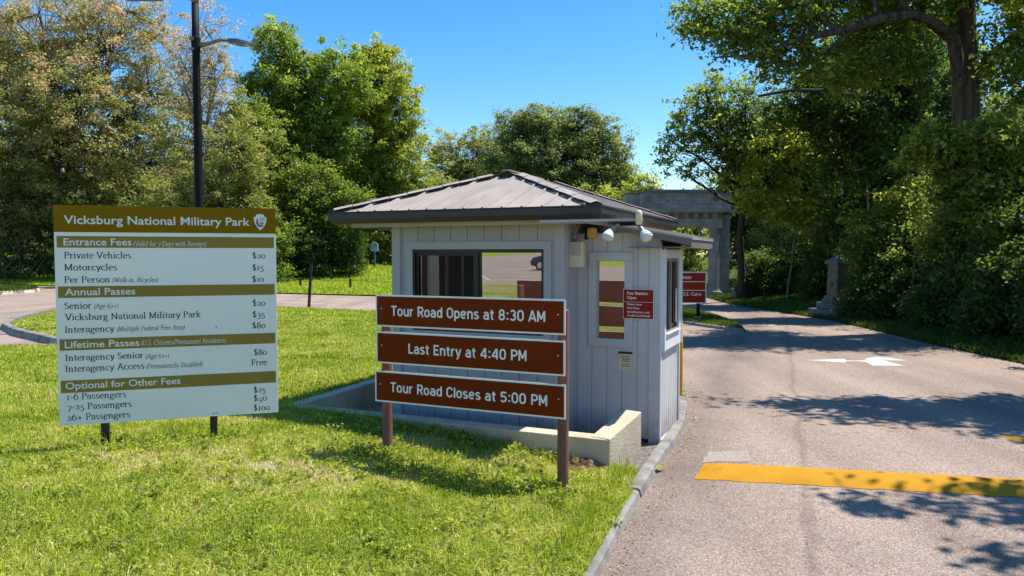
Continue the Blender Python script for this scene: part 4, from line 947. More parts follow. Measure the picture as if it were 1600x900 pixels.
# ------------------------------------------------------------------ street furniture on the left
LP = aty(312.5, 400, 20.0); LX = LP[0]; LG = float(lawn_z(np.array([LX]), np.array([20.0]))[0])
sl_ = empty('street_lamp', (LX, 20.0, LG)); tag(sl_, 'tall black street lamp with a curved side arm behind the fee sign', 'street lamp')
ztop = aty(312, 5, 20)[2] - LG; za = aty(312, 70, 20)[2] - LG
MB().lathe([(0.2, -0.1), (0.2, 0.1), (0.13, 0.16), (0.122, 0.5), (0.098, za), (0.09, ztop)], sides=20).build('pole', M['black'], sl_, smooth=True)
MB().lathe([(0.094, ztop), (0.094, ztop + 0.35), (0.06, ztop + 0.4)], sides=18).build('pole_cap', M['lamp_grey'], sl_, smooth=True)
MB().tube([(0.05, 0, za - 0.02), (0.3, 0, za + 0.02), (0.62, 0, za + 0.12), (0.95, 0, za + 0.12)], [0.075, 0.055, 0.045, 0.04], 10).build('arm', M['lamp_grey'], sl_, smooth=True)
mb = MB(); mb.lathe([(0.105, za - 0.19), (0.118, za - 0.17), (0.118, za + 0.19), (0.105, za + 0.21)], sides=20); mb.build('clamp', M['black'], sl_)
mb = MB(); mb.box(-0.13, 0.0, -0.13, -0.1185, za + 0.10, za + 0.17); mb.box(-0.13, 0.0, -0.13, -0.1185, za - 0.17, za - 0.10); each(mb, 'clamp_plate', M['lamp_grey'], sl_)
hd = MB()
sec = [(0.86, 0.06, 0.03, 0.17), (0.95, 0.11, 0.0, 0.17), (1.15, 0.17, -0.03, 0.15), (1.40, 0.17, -0.045, 0.09), (1.62, 0.10, -0.03, 0.02)]
V = []; Fc = []
for (x, wd, zl, zu) in sec: V += [(x, -wd, za + zl + 0.03), (x, wd, za + zl + 0.03), (x, wd * 0.8, za + zu - 0.02), (x, 0, za + zu), (x, -wd * 0.8, za + zu - 0.02)]
for i in range(len(sec) - 1): Fc += [(i * 5 + j, (i + 1) * 5 + j, (i + 1) * 5 + (j + 1) % 5, i * 5 + (j + 1) % 5) for j in range(5)]
Fc += [(4, 3, 2, 1, 0), tuple((len(sec) - 1) * 5 + j for j in range(5))]
hd.add(V, Fc); head = hd.build('lamp_head', M['lamp_grey'], sl_)
MB().add([(1.0, -0.1, za + 0.018), (1.45, -0.1, za - 0.022), (1.45, 0.1, za - 0.022), (1.0, 0.1, za + 0.018)], [(0, 1, 2, 3)]).build('lamp_glass', M['lens'], head)
MB().tube([(-0.05, -0.02, ztop + 0.10), (-0.7, -0.02, ztop + 0.22), (-1.0, -0.02, ztop + 0.22)], [0.05, 0.04, 0.04], 8).build('arm', M['lamp_grey'], sl_)
MB().hexa([(-1.9, -0.16, ztop + 0.10), (-0.9, -0.16, ztop + 0.10), (-0.9, 0.16, ztop + 0.10), (-1.9, 0.16, ztop + 0.10), (-1.85, -0.1, ztop + 0.16), (-0.95, -0.13, ztop + 0.26), (-0.95, 0.13, ztop + 0.26), (-1.85, 0.1, ztop + 0.16)]).build('lamp_head', M['lamp_grey'], sl_, bevel=0.02)

p = atz(482, 484); t = empty('marker_stake', (p[0], p[1], 0.02)); tag(t, 'thin dark leaning stake at the lawn edge by the far road', 'stake')
q = Vector(aty(487, 396, p[1])) - Vector((p[0], p[1], 0.02)); dq = q.normalized(); sd = Vector((0.045, 0, 0)); fd = Vector((0, 0.03, 0)); z = Vector((0, 0, -0.2))
MB().hexa([z - sd - fd, z + sd - fd, z + sd + fd, z - sd + fd, q - sd * 1.1 - fd, q + sd * 1.1 - fd, q + sd * 1.1 + fd, q - sd * 1.1 + fd]).build('post', M['post_dark'], t)
MB().box(q.x - 0.055, q.x + 0.055, q.y - 0.036, q.y - 0.0305, q.z - 0.35, q.z - 0.02).build('stake_plate', M['black'], t)

def gz_bank(x, y): return float(bank_z(np.array([x]), np.array([y]))[0])
def gz_at(px, py, y0=34, y1=90, f=bank_z):
    """point where the sight line meets the bank"""
    for y in np.arange(y0, y1, 0.1):
        q = aty(px, py, y); z = float(f(np.array([q[0]]), np.array([q[1]]))[0])
        if q[2] <= z: return np.array([q[0], q[1], z])
    q = aty(px, py, y1); return q
bol = []
for i, (px, py) in enumerate(((469.5, 449), (547.5, 452))):
    p = gz_at(px, py, 36)
    if i == 0:
        t = empty('short_bollard', p); MB().box(-0.055, 0.055, -0.055, 0.055, -0.05, 0.56).build('post', M['post_dark'], t, bevel=0.01); MB().box(-0.42, 0.42, -0.3, 0.3, -0.12, 0.035).build('footing', M['conc'], t, bevel=0.02); b0 = t
    else:
        t = b0.copy(); COL.objects.link(t); t.location = p
        for ch in list(b0.children): c = ch.copy(); COL.objects.link(c); c.parent = t
    tag(t, ('short brown bollard on a concrete pad nearer the fee sign', 'short brown bollard on a concrete pad below the blue marker')[i], 'bollard', 'short bollards on the far bank'); bol.append(p)
mb = MB(); a, b = Vector(bol[0]), Vector(bol[1]); dv = b - a
for k in range(-2, 3):
    p, q = a + dv * k, a + dv * (k + 1); z = Vector((0, 0, 0.48)); p.z = gz_bank(p.x, p.y); q.z = gz_bank(q.x, q.y)
    mb.tube([p + z, p.lerp(q, 0.5) + z - Vector((0, 0, 0.05)), q + z], 0.012, 5)
tag(mb.build('guard_cable', M['lamp_grey']), 'thin sagging cable strung between the short bollards', 'cable')

p = gz_at(585.5, 419, 36, 120); k = p[1] / F
t = empty('historical_marker', p); tag(t, 'small blue historical marker on a blue pole on the grass bank', 'historical marker')
H = (419 - 379) * k
MB().lathe([(1.6 * k, -0.2), (1.6 * k, H * 0.66)], sides=10).build('pole', M['bluepost'], t)
w_ = 5.6 * k; zb = H * 0.66; zt = H
mk = MB().prism([(-w_ * .25, zb - .06), (w_ * .25, zb - .06), (w_ * .4, zb), (w_, zb), (w_, zt - w_ * .35), (w_ * .6, zt - w_ * .2), (w_ * .3, zt), (-w_ * .3, zt), (-w_ * .6, zt - w_ * .2), (-w_, zt - w_ * .35), (-w_, zb), (-w_ * .4, zb)], -0.05, 0.03).build('marker_plate', M['sign_white'], t)
MB().prism([(-w_ * .86, zb + w_ * .14), (w_ * .86, zb + w_ * .14), (w_ * .86, zt - w_ * .46), (w_ * .3, zt - w_ * .2), (-w_ * .3, zt - w_ * .2), (-w_ * .86, zt - w_ * .46)], -0.06, -0.0505).build('marker_face', M['blue'], mk)
mb = MB()
for i in range(4): mb.box(-w_ * .6, w_ * .6, -0.064, -0.0605, zb + w_ * (.35 + .24 * i), zb + w_ * (.42 + .24 * i))
mb.build('marker_lettering', M['sign_white'], mk)

# ------------------------------------------------------------------ memorial arch
AY = 35.0; ag = -0.05; k = AY / F
ar = empty('memorial_arch', (aty(1060, 400, AY)[0], AY, 0.0)); tag(ar, 'grey stone memorial arch with fluted columns standing across the park road', 'memorial arch')
ac = aty(1060, 400, AY)[0]
ax_ = lambda px: aty(px, 400, AY)[0] - ac
az_ = lambda py: aty(1060, py, AY)[2]
xl, xr = ax_(978), ax_(1141.5)
mb = MB(); st = M['stone']
def ashlar(mb, x0, x1, y0, y1, z0, z1, hgt, wid, off=0):
    z = z0; r = 0
    while z < z1 - 0.02:
        ze = min(z1, z + hgt); x = x0 - (wid / 2 if (r + off) % 2 else 0)
        while x < x1 - 0.02:
            a, b = max(x0, x), min(x1, x + wid)
            if b - a > 0.01: mb.box(a + 0.012, b - 0.012, y0, y1, z + 0.012, ze - 0.012)
            x += wid
        z = ze; r += 1
    mb.box(x0 + 0.03, x1 - 0.03, y0 + 0.035, y1 - 0.03, z0, z1)
z_cor = az_(365); z_base = az_(456); z_arc = az_(354); z_fr = az_(346)
for s in (0, 1):
    a, b = (ax_(1121), ax_(1140.5)) if s else (ax_(978), ax_(998))
    mb = MB(); ashlar(mb, a, b, 0.0, 1.4, z_base, az_(335), 0.42, 0.62); mb.box(a - 0.06, b + 0.06, -0.06, 1.46, ag - 0.4, z_base); mb.build('pier', st, ar)
for s in (0, 1):
    for yy in ((-0.42,) if True else (0,)):
        cx = ax_(1111.5) if s else ax_(1008); r0 = 0.26; n = 20; V = []; zz = [z_base + 0.10, z_base + 1.0, z_arc - 0.14]
        mb = MB()
        rings = 5
        for i in range(rings + 1):
            t_ = i / rings; z = z_base + 0.12 + (z_arc - 0.16 - z_base - 0.12) * t_; rr = r0 * (1 - 0.14 * t_ * t_)
            for j in range(n * 2):
                q = rr * (1.0 if j % 2 == 0 else 0.93); a = math.pi * j / n; V.append((cx + q * math.cos(a), yy + q * math.sin(a), z))
        f = [(i * 2 * n + j, i * 2 * n + (j + 1) % (2 * n), (i + 1) * 2 * n + (j + 1) % (2 * n), (i + 1) * 2 * n + j) for i in range(rings) for j in range(2 * n)]
        mb.add(V, f)
        mb.lathe([(0.36, z_base), (0.36, z_base + 0.05), (0.31, z_base + 0.08), (0.31, z_base + 0.12)], (cx, yy, 0), 24)
        mb.lathe([(0.25, z_arc - 0.16), (0.30, z_arc - 0.10), (0.33, z_arc - 0.08)], (cx, yy, 0), 24); mb.box(cx - 0.34, cx + 0.34, yy - 0.33, yy + 0.33, z_arc - 0.079, z_arc)
        mb.box(cx - 0.36, cx + 0.36, yy - 0.36, -0.07, ag - 0.4, z_base)
        mb.build('column', st, ar)
# entablature: plain architrave, triglyph frieze, cornice; attic with inscription and rosettes
ex0, ex1 = ax_(996), ax_(1121)
mb = MB(); mb.box(ex0, ex1, -0.75, 1.3, z_arc + 0.002, az_(345)); mb.box(ex0 - 0.01, ex1 + 0.01, -0.77, 1.31, az_(345.0) + 0.001, az_(343.2)); mb.build('architrave', st, ar)
mb = MB(); mb.box(ex0 + 0.01, ex1 - 0.01, -0.72, 1.28, az_(343.1), az_(333.2)); mb.build('frieze', st, ar)
mb = MB(); n = 9
for i in range(n):
    x = ex0 + 0.12 + (ex1 - ex0 - 0.24) * i / (n - 1)
    for d in (-0.08, 0, 0.08): mb.box(x + d - 0.028, x + d + 0.028, -0.755, -0.7205, az_(342.8), az_(334))
mb.build('triglyph', M['stone_dark'], ar)
mb = MB(); mb.box(ex0 - 0.25, ex1 + 0.25, -1.02, 1.5, az_(332.5), az_(327.6)); mb.box(xl - 0.12, xr + 0.2, -0.25, 1.55, az_(332.6), az_(327.7)); mb.box(ex0 - 0.1, ex1 + 0.1, -0.85, 1.4, az_(333.9), az_(332.55)); mb.build('cornice', st, ar)
mb = MB(); mb.box(ax_(999), ax_(1120), -0.66, 1.25, az_(327.5), az_(304)); mb.box(xl, xr, 0.02, 1.3, az_(327.6), az_(303.5)); mb.build('attic', st, ar)
mb = MB(); mb.box(ax_(998), ax_(1121), -0.70, 1.3, az_(303.9), az_(301)); mb.box(xl - 0.05, xr + 0.05, -0.03, 1.36, az_(303.4), az_(301.2)); mb.box(ax_(1007), ax_(1112), -0.5, 1.15, az_(300.9), az_(297.5)); mb.build('coping', M['stone_dark'], ar)
mb = MB(); mb.box(ax_(999.5), ax_(1119.5), -0.674, -0.6605, az_(320.8), az_(320.0))
for px in (1015.5, 1045.5, 1074.5, 1105): mb.box(ax_(px) - 0.008, ax_(px) + 0.008, -0.668, -0.6605, az_(319.9), az_(304.4))
each(mb, 'panel_joint', M['stone_dark'], ar)
for px in (1008.5, 1112.0):
    mb = MB(); c = (ax_(px), -0.661, az_(311.5))
    mb.lathe([(0.16, 0), (0.16, 0.02), (0.13, 0.035), (0.10, 0.015), (0.05, 0.03), (0.02, 0.035)], c, 20, (0, -1, 0)); mb.build('rosette', M['stone_dark'], ar)
L_ = Letters(-0.6625); L_.put(sans('VICKSBURG  NATIONAL', 2.15, 0.15, 0.006), ax_(1024), az_(310.8)); L_.put(sans('MILITARY  PARK', 1.5, 0.15, 0.006), ax_(1034.5), az_(317.8)); L_.build(M['stone_dark'], ar)

def gz_v(x, y): return float(verge_z(np.array([x]), np.array([y]))[0])
p = aty(1157, 472, 31.5); t = empty('stone_tablet', (p[0], p[1], gz_v(p[0], p[1])), R(8)); tag(t, 'low pale slant topped granite marker beside the arch pier', 'stone marker')
MB().hexa([(-0.32, -0.2, -0.2), (0.32, -0.2, -0.2), (0.32, 0.3, -0.2), (-0.32, 0.3, -0.2), (-0.32, -0.18, 0.28), (0.32, -0.18, 0.36), (0.32, 0.25, 0.52), (-0.32, 0.25, 0.46)]).build('tablet', M['granite'], t, bevel=0.02)
# monument among the shrubs
p = aty(1308, 489, 23.2); t = empty('stone_monument', (p[0], p[1], gz_v(p[0], p[1]) - 0.05), R(20)); tag(t, 'stone monument with stepped base and a pointed cap among the shrubs', 'monument')
MB().box(-0.60, 0.60, -0.60, 0.60, -0.25, 0.24).build('base_step', M['granite'], t, bevel=0.015)
MB().box(-0.44, 0.44, -0.44, 0.44, 0.2402, 0.44).build('base_step', M['granite'], t, bevel=0.015)
MB().hexa([(-0.34, -0.34, 0.4402), (0.34, -0.34, 0.4402), (0.34, 0.34, 0.4402), (-0.34, 0.34, 0.4402), (-0.275, -0.275, 0.64), (0.275, -0.275, 0.64), (0.275, 0.275, 0.64), (-0.275, 0.275, 0.64)]).build('plinth', M['shaft'], t)
MB().hexa([(-0.225, -0.225, 0.6402), (0.225, -0.225, 0.6402), (0.225, 0.225, 0.6402), (-0.225, 0.225, 0.6402), (-0.205, -0.205, 1.66), (0.205, -0.205, 1.66), (0.205, 0.205, 1.66), (-0.205, 0.205, 1.66)]).build('shaft', M['shaft'], t)
MB().add([(-0.275, -0.275, 1.6602), (0.275, -0.275, 1.6602), (0.275, 0.275, 1.6602), (-0.275, 0.275, 1.6602), (-0.275, -0.275, 1.74), (0.275, -0.275, 1.74), (0.275, 0.275, 1.74), (-0.275, 0.275, 1.74), (0, 0, 1.95)], [(3, 2, 1, 0), (0, 1, 5, 4), (1, 2, 6, 5), (2, 3, 7, 6), (3, 0, 4, 7), (4, 5, 8), (5, 6, 8), (6, 7, 8), (7, 4, 8)]).build('cap', M['granite'], t)

# heap of red soil at the wall corner
def heap(name, c, r, h, m, seed):
    rng = np.random.default_rng(seed); n = 16; V = []; Fc = []
    for i in range(n + 1):
        for j in range(n + 1):
            x, y = (i / n * 2 - 1), (j / n * 2 - 1); d = math.hypot(x, y); z = h * max(0, 1 - d) ** 0.8 * (0.6 + 0.8 * rng.random()) - 0.03
            V.append((c[0] + x * r + rng.uniform(-.01, .01), c[1] + y * r * .6, c[2] + z))
    Fc = [(i * (n + 1) + j, (i + 1) * (n + 1) + j, (i + 1) * (n + 1) + j + 1, i * (n + 1) + j + 1) for i in range(n) for j in range(n)]
    o = MB().add(V, Fc).build(name, m); o['kind'] = 'stuff'; return o
q = bl(-0.42, -1.17); heap('soil_heap', (q[0], q[1], float(lawn_z(np.array([q[0]]), np.array([q[1]]))[0])), 0.30, 0.12, M['soil'], 2)
q = HB; heap('soil_heap', (q[0] + 0.02, q[1] - 0.03, float(lawn_z(np.array([q[0]]), np.array([q[1]]))[0])), 0.16, 0.06, M['soil'], 4)

# ------------------------------------------------------------------ trees and shrubs
LM = {
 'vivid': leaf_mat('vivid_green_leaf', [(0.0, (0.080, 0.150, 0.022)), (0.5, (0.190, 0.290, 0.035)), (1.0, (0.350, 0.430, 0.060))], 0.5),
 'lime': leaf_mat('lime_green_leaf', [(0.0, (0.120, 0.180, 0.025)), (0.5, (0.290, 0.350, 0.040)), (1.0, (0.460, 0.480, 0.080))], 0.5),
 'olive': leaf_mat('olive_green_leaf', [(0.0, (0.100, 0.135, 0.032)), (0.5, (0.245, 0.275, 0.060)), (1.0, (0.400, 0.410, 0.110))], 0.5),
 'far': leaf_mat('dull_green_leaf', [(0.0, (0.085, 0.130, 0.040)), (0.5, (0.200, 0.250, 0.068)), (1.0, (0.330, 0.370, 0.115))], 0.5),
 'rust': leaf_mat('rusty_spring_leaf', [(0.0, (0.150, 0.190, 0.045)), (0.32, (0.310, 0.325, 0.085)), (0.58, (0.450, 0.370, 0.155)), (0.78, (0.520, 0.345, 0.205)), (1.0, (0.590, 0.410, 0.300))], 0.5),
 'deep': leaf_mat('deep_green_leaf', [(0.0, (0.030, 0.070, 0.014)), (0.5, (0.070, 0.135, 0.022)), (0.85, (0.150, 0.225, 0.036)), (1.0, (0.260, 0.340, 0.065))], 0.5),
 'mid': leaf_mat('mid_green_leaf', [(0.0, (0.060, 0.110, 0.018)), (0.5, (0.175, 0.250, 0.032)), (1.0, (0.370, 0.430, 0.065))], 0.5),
}
def leaves(cen, rad, per, leaf, rng, tone_c, flat=0.65, up=0.9, aspect=0.55, spread=0.18):
    """leaf-sized quads in small sprays round every centre"""
    n = len(cen); N = n * per
    c = np.repeat(cen, per, 0); r = np.repeat(rad, per)[:, None]
    p = rng.normal(0, 0.42, (N, 3)); p[:, 2] *= flat; L = np.linalg.norm(p, axis=1, keepdims=True); p = p * np.minimum(1, 1.25 / np.maximum(L, 1e-6))
    pos = c + p * r
    nrm = rng.normal(0, 1, (N, 3)) * 0.75; nrm[:, 2] += up; nrm += p * 0.6; nrm /= np.linalg.norm(nrm, axis=1, keepdims=True)
    a = rng.normal(0, 1, (N, 3)); a[:, 2] -= 0.4; a -= nrm * (a * nrm).sum(1, keepdims=True); a /= np.linalg.norm(a, axis=1, keepdims=True)
    b = np.cross(nrm, a); s = leaf * np.exp(rng.normal(-0.05, 0.30, (N, 1))); hw = s * aspect * 0.5 * rng.uniform(0.8, 1.2, (N, 1))
    V = np.stack([pos - a * s * 0.5, pos + b * hw + nrm * s * 0.08, pos + a * s * 0.5 - nrm * s * 0.10, pos - b * hw + nrm * s * 0.08], 1).reshape(-1, 3)
    Fq = np.arange(N * 4).reshape(N, 4)
    tone = np.clip(np.repeat(tone_c, per) + rng.normal(0, spread, N), 0, 1)
    return V, Fq, tone

def plant(name, label, cat, base, blobs, leafm, rng_seed, leaf=0.14, per=40, ncl=300, crad=0.55, trunk=0.22, bark='bark', group=None, toned=None, lean=(0, 0), shell=0.45, twigs=True, flat=0.65, limbs=None, part=('trunk', 'crown'), fork=0.35, up=0.9, stems=1, toneup=0.25, ragged=0.14, skirt=0.0):
    """blobs: world ellipsoids (centre, radii, weight); the trunk forks into a limb for each, twigs run to every spray of leaves"""
    rng = np.random.default_rng(rng_seed); rr = random.Random(rng_seed)
    root = empty(name, base); tag(root, label, cat, group); B = np.array(base, float)
    if skirt: blobs = list(blobs) + [((b[0][0], b[0][1], B[2] + skirt * 0.7), (b[1][0] * 1.0, b[1][1] * 0.8, skirt), 0.8) for b in blobs[:3]]
    vol = np.array([(b[1][0] * b[1][1] * b[1][2]) ** 0.62 * (b[2] if len(b) > 2 else 1) for b in blobs]); cnt = np.maximum(3, (ncl * vol / vol.sum()).astype(int))
    zlo = min(b[0][2] - b[1][2] for b in blobs); zhi = max(b[0][2] + b[1][2] for b in blobs)
    mb = MB(); cens = []; rads = []; tones = []
    top = np.average([b[0] for b in blobs], axis=0, weights=vol); H = zhi - B[2]
    if trunk:
        for s_ in range(stems):
            q = top + np.array([rr.uniform(-.3, .3), rr.uniform(-.3, .3), 0]) * (s_ > 0) * 4; pts = []; n = 7
            for i in range(n + 1):
                t = i / n; e = t ** 1.4
                pts.append(((q[0] - B[0]) * e * 0.8 + rr.uniform(-1, 1) * H * 0.012 * (0 < i), (q[1] - B[1]) * e * 0.8 + rr.uniform(-1, 1) * H * 0.012 * (0 < i), -0.3 + (min(q[2], zhi * 0.8 + B[2] * 0.2) - B[2] + 0.3) * t))
            mb.tube(pts, [trunk * (1.35 if i == 0 else 1.0 - 0.72 * i / n) for i in range(n + 1)], 10)
            tp = [np.array(p) for p in pts]
    for b, k in zip(blobs, cnt):
        c = np.array(b[0], float) - B; r = np.array(b[1], float)
        limb = None
        if trunk:
            zt = max(B[2] * 0 + (c[2] - r[2] * 0.6) * 0.75, H * fork * 0.6); zt = min(zt, tp[-1][2] * 0.95)
            j = min(range(len(tp) - 1), key=lambda i: abs(tp[i][2] - zt)); st = tp[j]; en = c + np.array([0, 0, r[2] * 0.25]); mid = (st + en) / 2 + np.array([rr.uniform(-.1, .1), rr.uniform(-.1, .1), rr.uniform(0.0, .14)]) * np.linalg.norm(en - st)
            limb = [st * (1 - t) ** 2 + 2 * mid * t * (1 - t) + en * t * t + (np.array([rr.uniform(-1, 1), rr.uniform(-1, 1), rr.uniform(-1, 1)]) * 0.02 * np.linalg.norm(en - st) if 0 < t < 1 else 0) for t in np.linspace(0, 1, 7)]
            r0 = trunk * (0.42 + 0.3 * min(1, r.mean() / 3.0)) * 0.8
            mb.tube(limb, [r0 * (1 - 0.8 * i / 6) for i in range(7)], 6)
        d = rng.normal(0, 1, (k, 3)); d /= np.linalg.norm(d, axis=1, keepdims=True); u = rng.random((k, 1)); rad = shell + (1.02 - shell) * u ** 0.6
        a_, b_ = rng.random(2) * 6.3
        rad *= 1 + 0.20 * np.sin(d[:, :1] * 4.1 + a_) * np.cos(d[:, 1:2] * 3.7 + d[:, 2:] * 4.3 + b_) + 0.16 * np.sin(d[:, :1] * 8.3 + b_) * np.sin(d[:, 2:] * 9.1 + a_)       # uneven outline
        rad = np.where(rng.random((k, 1)) < ragged, rad * rng.uniform(1.05, 1.38, (k, 1)), rad)          # sprays that reach out
        p = c + d * rad * r; ok = p[:, 2] > 0.12; p = p[ok]
        cens.append(p); rads.append(crad * rng.uniform(0.40, 1.30, len(p)))
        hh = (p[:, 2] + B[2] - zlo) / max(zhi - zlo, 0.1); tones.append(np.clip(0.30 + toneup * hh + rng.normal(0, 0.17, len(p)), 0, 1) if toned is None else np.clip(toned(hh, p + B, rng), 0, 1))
        if twigs and limb is not None:
            for q in p[:: (1 if len(p) < 160 else 2)]:
                s0 = limb[rr.choice((2, 3, 4, 5, 6))]; m = (s0 + q) / 2 + np.array([rr.uniform(-.12, .12), rr.uniform(-.12, .12), rr.uniform(-.02, .16)]) * np.linalg.norm(q - s0)
                w0 = max(0.010, trunk * 0.09); mb.tube([s0, m, q], [w0, w0 * 0.7, w0 * 0.3], 3, False)
    for lb in (limbs or []):
        pts = [np.array(p) - B for p in lb[0]]; mb.tube(pts, [lb[1] + (lb[2] - lb[1]) * i / (len(pts) - 1) for i in range(len(pts))], 9)
    if mb.v: mb.build(part[0], M[bark], root)
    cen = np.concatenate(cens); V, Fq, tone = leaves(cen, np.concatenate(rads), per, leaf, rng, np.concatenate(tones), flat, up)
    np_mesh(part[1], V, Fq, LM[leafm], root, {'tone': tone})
    return root

def pb(Y, px, py, rx, ry, w=1.0, ky=0.9, dy=0.0):
    """an ellipsoid of foliage whose middle lies on the sight line through a photo point, Y metres away"""
    c = aty(px, py, Y + dy); k = (Y + dy) / F
    return (tuple(c), (rx * k, (rx + ry) / 2 * k * ky, ry * k), w)

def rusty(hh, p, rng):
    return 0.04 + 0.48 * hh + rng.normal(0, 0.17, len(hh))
bz = gz_bank
def base_bank(px, Y): x = aty(px, 400, Y)[0]; return (x, Y, bz(x, Y))

# --- left bank
Y = 53.5
plant('spring_tree', 'broad tree with rusty new leaves filling the upper left corner', 'tree', base_bank(95, Y + 1),
      [pb(Y, -40, 110, 100, 110), pb(Y, 60, 150, 100, 95, dy=1), pb(Y, 165, 90, 95, 80), pb(Y, 235, 170, 80, 85), pb(Y, 60, 40, 110, 70), pb(Y, 200, 30, 85, 45, .8), pb(Y, 110, 250, 110, 80, dy=-1), pb(Y, 235, 270, 75, 65), pb(Y, -10, 270, 90, 80, dy=-1), pb(Y, 60, 320, 100, 60, dy=-1.5), pb(Y, 180, 320, 90, 60, dy=-1.5), pb(Y, 120, 170, 100, 90, dy=-2.5), pb(Y, 30, 200, 90, 90, dy=-2.5)],
      'rust', 11, 0.17, 84, 2100, 0.80, 0.34, toned=rusty, shell=0.4, bark='bark')
Y = 47
plant('spring_tree', 'thin twiggy tree with sparse pinkish leaves behind the street lamp', 'tree', base_bank(318, Y),
      [pb(Y, 318, 55, 45, 60, .45), pb(Y, 335, 120, 40, 50, .6), pb(Y, 290, 120, 45, 60, .7), pb(Y, 345, 190, 50, 50, .9), pb(Y, 310, 240, 60, 50)],
      'rust', 12, 0.14, 36, 420, 0.55, 0.24, toned=lambda h, p, r: 0.22 + 0.52 * h + r.normal(0, .14, len(h)), shell=0.3, bark='bark_pale')
Y = 44
plant('young_tree', 'pale olive leafy tree low behind the street lamp pole', 'tree', base_bank(345, Y),
      [pb(Y, 330, 300, 60, 55), pb(Y, 375, 245, 45, 50), pb(Y, 270, 330, 60, 50), pb(Y, 370, 330, 50, 50)], 'olive', 13, 0.14, 58, 640, 0.55, 0.2)
Y = 54
plant('tall_tree', 'tall vivid green tree with a ragged pointed top right of the lamp', 'tree', base_bank(470, Y),
      [pb(Y, 435, 78, 36, 40), pb(Y, 470, 130, 55, 55), pb(Y, 415, 150, 42, 50), pb(Y, 455, 215, 75, 70), pb(Y, 530, 130, 55, 55), pb(Y, 425, 275, 60, 55), pb(Y, 510, 220, 55, 60)],
      'vivid', 14, 0.215, 56, 1250, 0.66, 0.36, shell=0.45, bark='bark_dark')
plant('tall_tree', 'tall yellow green tree leaning over the bank behind the booth', 'tree', base_bank(590, Y + 4),
      [pb(Y + 4, 575, 130, 50, 60), pb(Y + 4, 620, 170, 42, 60), pb(Y + 4, 560, 215, 60, 65), pb(Y + 4, 625, 250, 45, 65), pb(Y + 4, 560, 290, 60, 45), pb(Y + 4, 640, 315, 45, 45), pb(Y + 4, 595, 95, 30, 28, .7)],
      'lime', 15, 0.215, 56, 1250, 0.66, 0.30, shell=0.45)
plant('tall_tree', 'dense green tree filling the gap between the olive tree and the vivid one', 'tree', base_bank(420, Y - 6),
      [pb(Y - 6, 425, 320, 60, 45), pb(Y - 6, 480, 300, 60, 50), pb(Y - 6, 395, 210, 40, 60), pb(Y - 6, 530, 330, 55, 40)], 'mid', 16, 0.18, 54, 900, 0.56, 0.25, bark='bark_dark')
# undergrowth along the foot of the bank
sh = [(-20, 352, 70, 62, 54.5, 'olive', 'dry twiggy olive shrub at the left edge of the far bank'), (60, 352, 62, 66, 53, 'deep', 'dark shrub mass left of the fee sign with bare pale twigs'), (165, 358, 70, 55, 50, 'mid', 'leafy shrub on the bank hidden behind the fee sign'),
      (250, 360, 60, 50, 47.5, 'mid', 'shrub behind the fee sign nearest the lamp'), (330, 362, 55, 50, 46, 'mid', 'rounded shrub on the bank behind the lamp pole'), (405, 365, 48, 46, 45, 'vivid', 'bright shrub on the bank right above the fee sign corner'), (460, 372, 45, 42, 47, 'deep', 'dark shrub above the left short bollard'), (520, 372, 45, 40, 48, 'deep', 'dark shrub between the stake and the blue marker'),
      (572, 352, 34, 38, 57, 'olive', 'pale yellowish shrub behind the blue marker'), (612, 356, 36, 42, 56, 'olive', 'pale shrub half hidden by the booth corner')]
for i, (px, py, rx, ry, Y, lm, lab) in enumerate(sh):
    plant('bank_shrub', lab, 'shrub', base_bank(px, Y), [pb(Y, px, py, rx, ry, 1), pb(Y, px - rx * .6, py + ry * .35, rx * .6, ry * .6, .8, dy=-.6), pb(Y, px + rx * .6, py + ry * .3, rx * .6, ry * .65, .8, dy=-.6)], lm, 40 + i, 0.15, 40, 380, 0.5, 0.07, 'bark_pale' if i < 2 else 'bark_dark', group='shrubs along the far bank', shell=0.3, stems=2, skirt=1.1)
# bare dead branches at the left
dbr = MB(); rr = random.Random(5); b0 = Vector(base_bank(50, 51.5))
for k in range(13):
    p = Vector((rr.uniform(-2.4, 2.4), rr.uniform(-.5, .5), rr.uniform(0, .4))); d = Vector((rr.uniform(-.7, .7), rr.uniform(-.2, .2), 1)).normalized(); L = rr.uniform(2.0, 4.4); pts = [p]
    for i in range(5): d = (d + Vector((rr.uniform(-.25, .25), rr.uniform(-.1, .1), rr.uniform(-.2, .05)))).normalized(); pts.append(pts[-1] + d * L / 5)
    dbr.tube(pts, [0.035 - 0.005 * i for i in range(6)], 4)
    for i in (2, 3, 4):
        e = Vector((rr.uniform(-1, 1), rr.uniform(-.3, .3), rr.uniform(-.2, .6))).normalized() * rr.uniform(.4, 1.0); dbr.tube([pts[i], pts[i] + e * .5, pts[i] + e + Vector((0, 0, -.1))], [0.015, 0.01, 0.005], 3)
o = dbr.build('dead_branches', M['bark_pale']); o.location = b0; tag(o, 'tangle of bare pale dead branches at the foot of the left bank', 'branches')

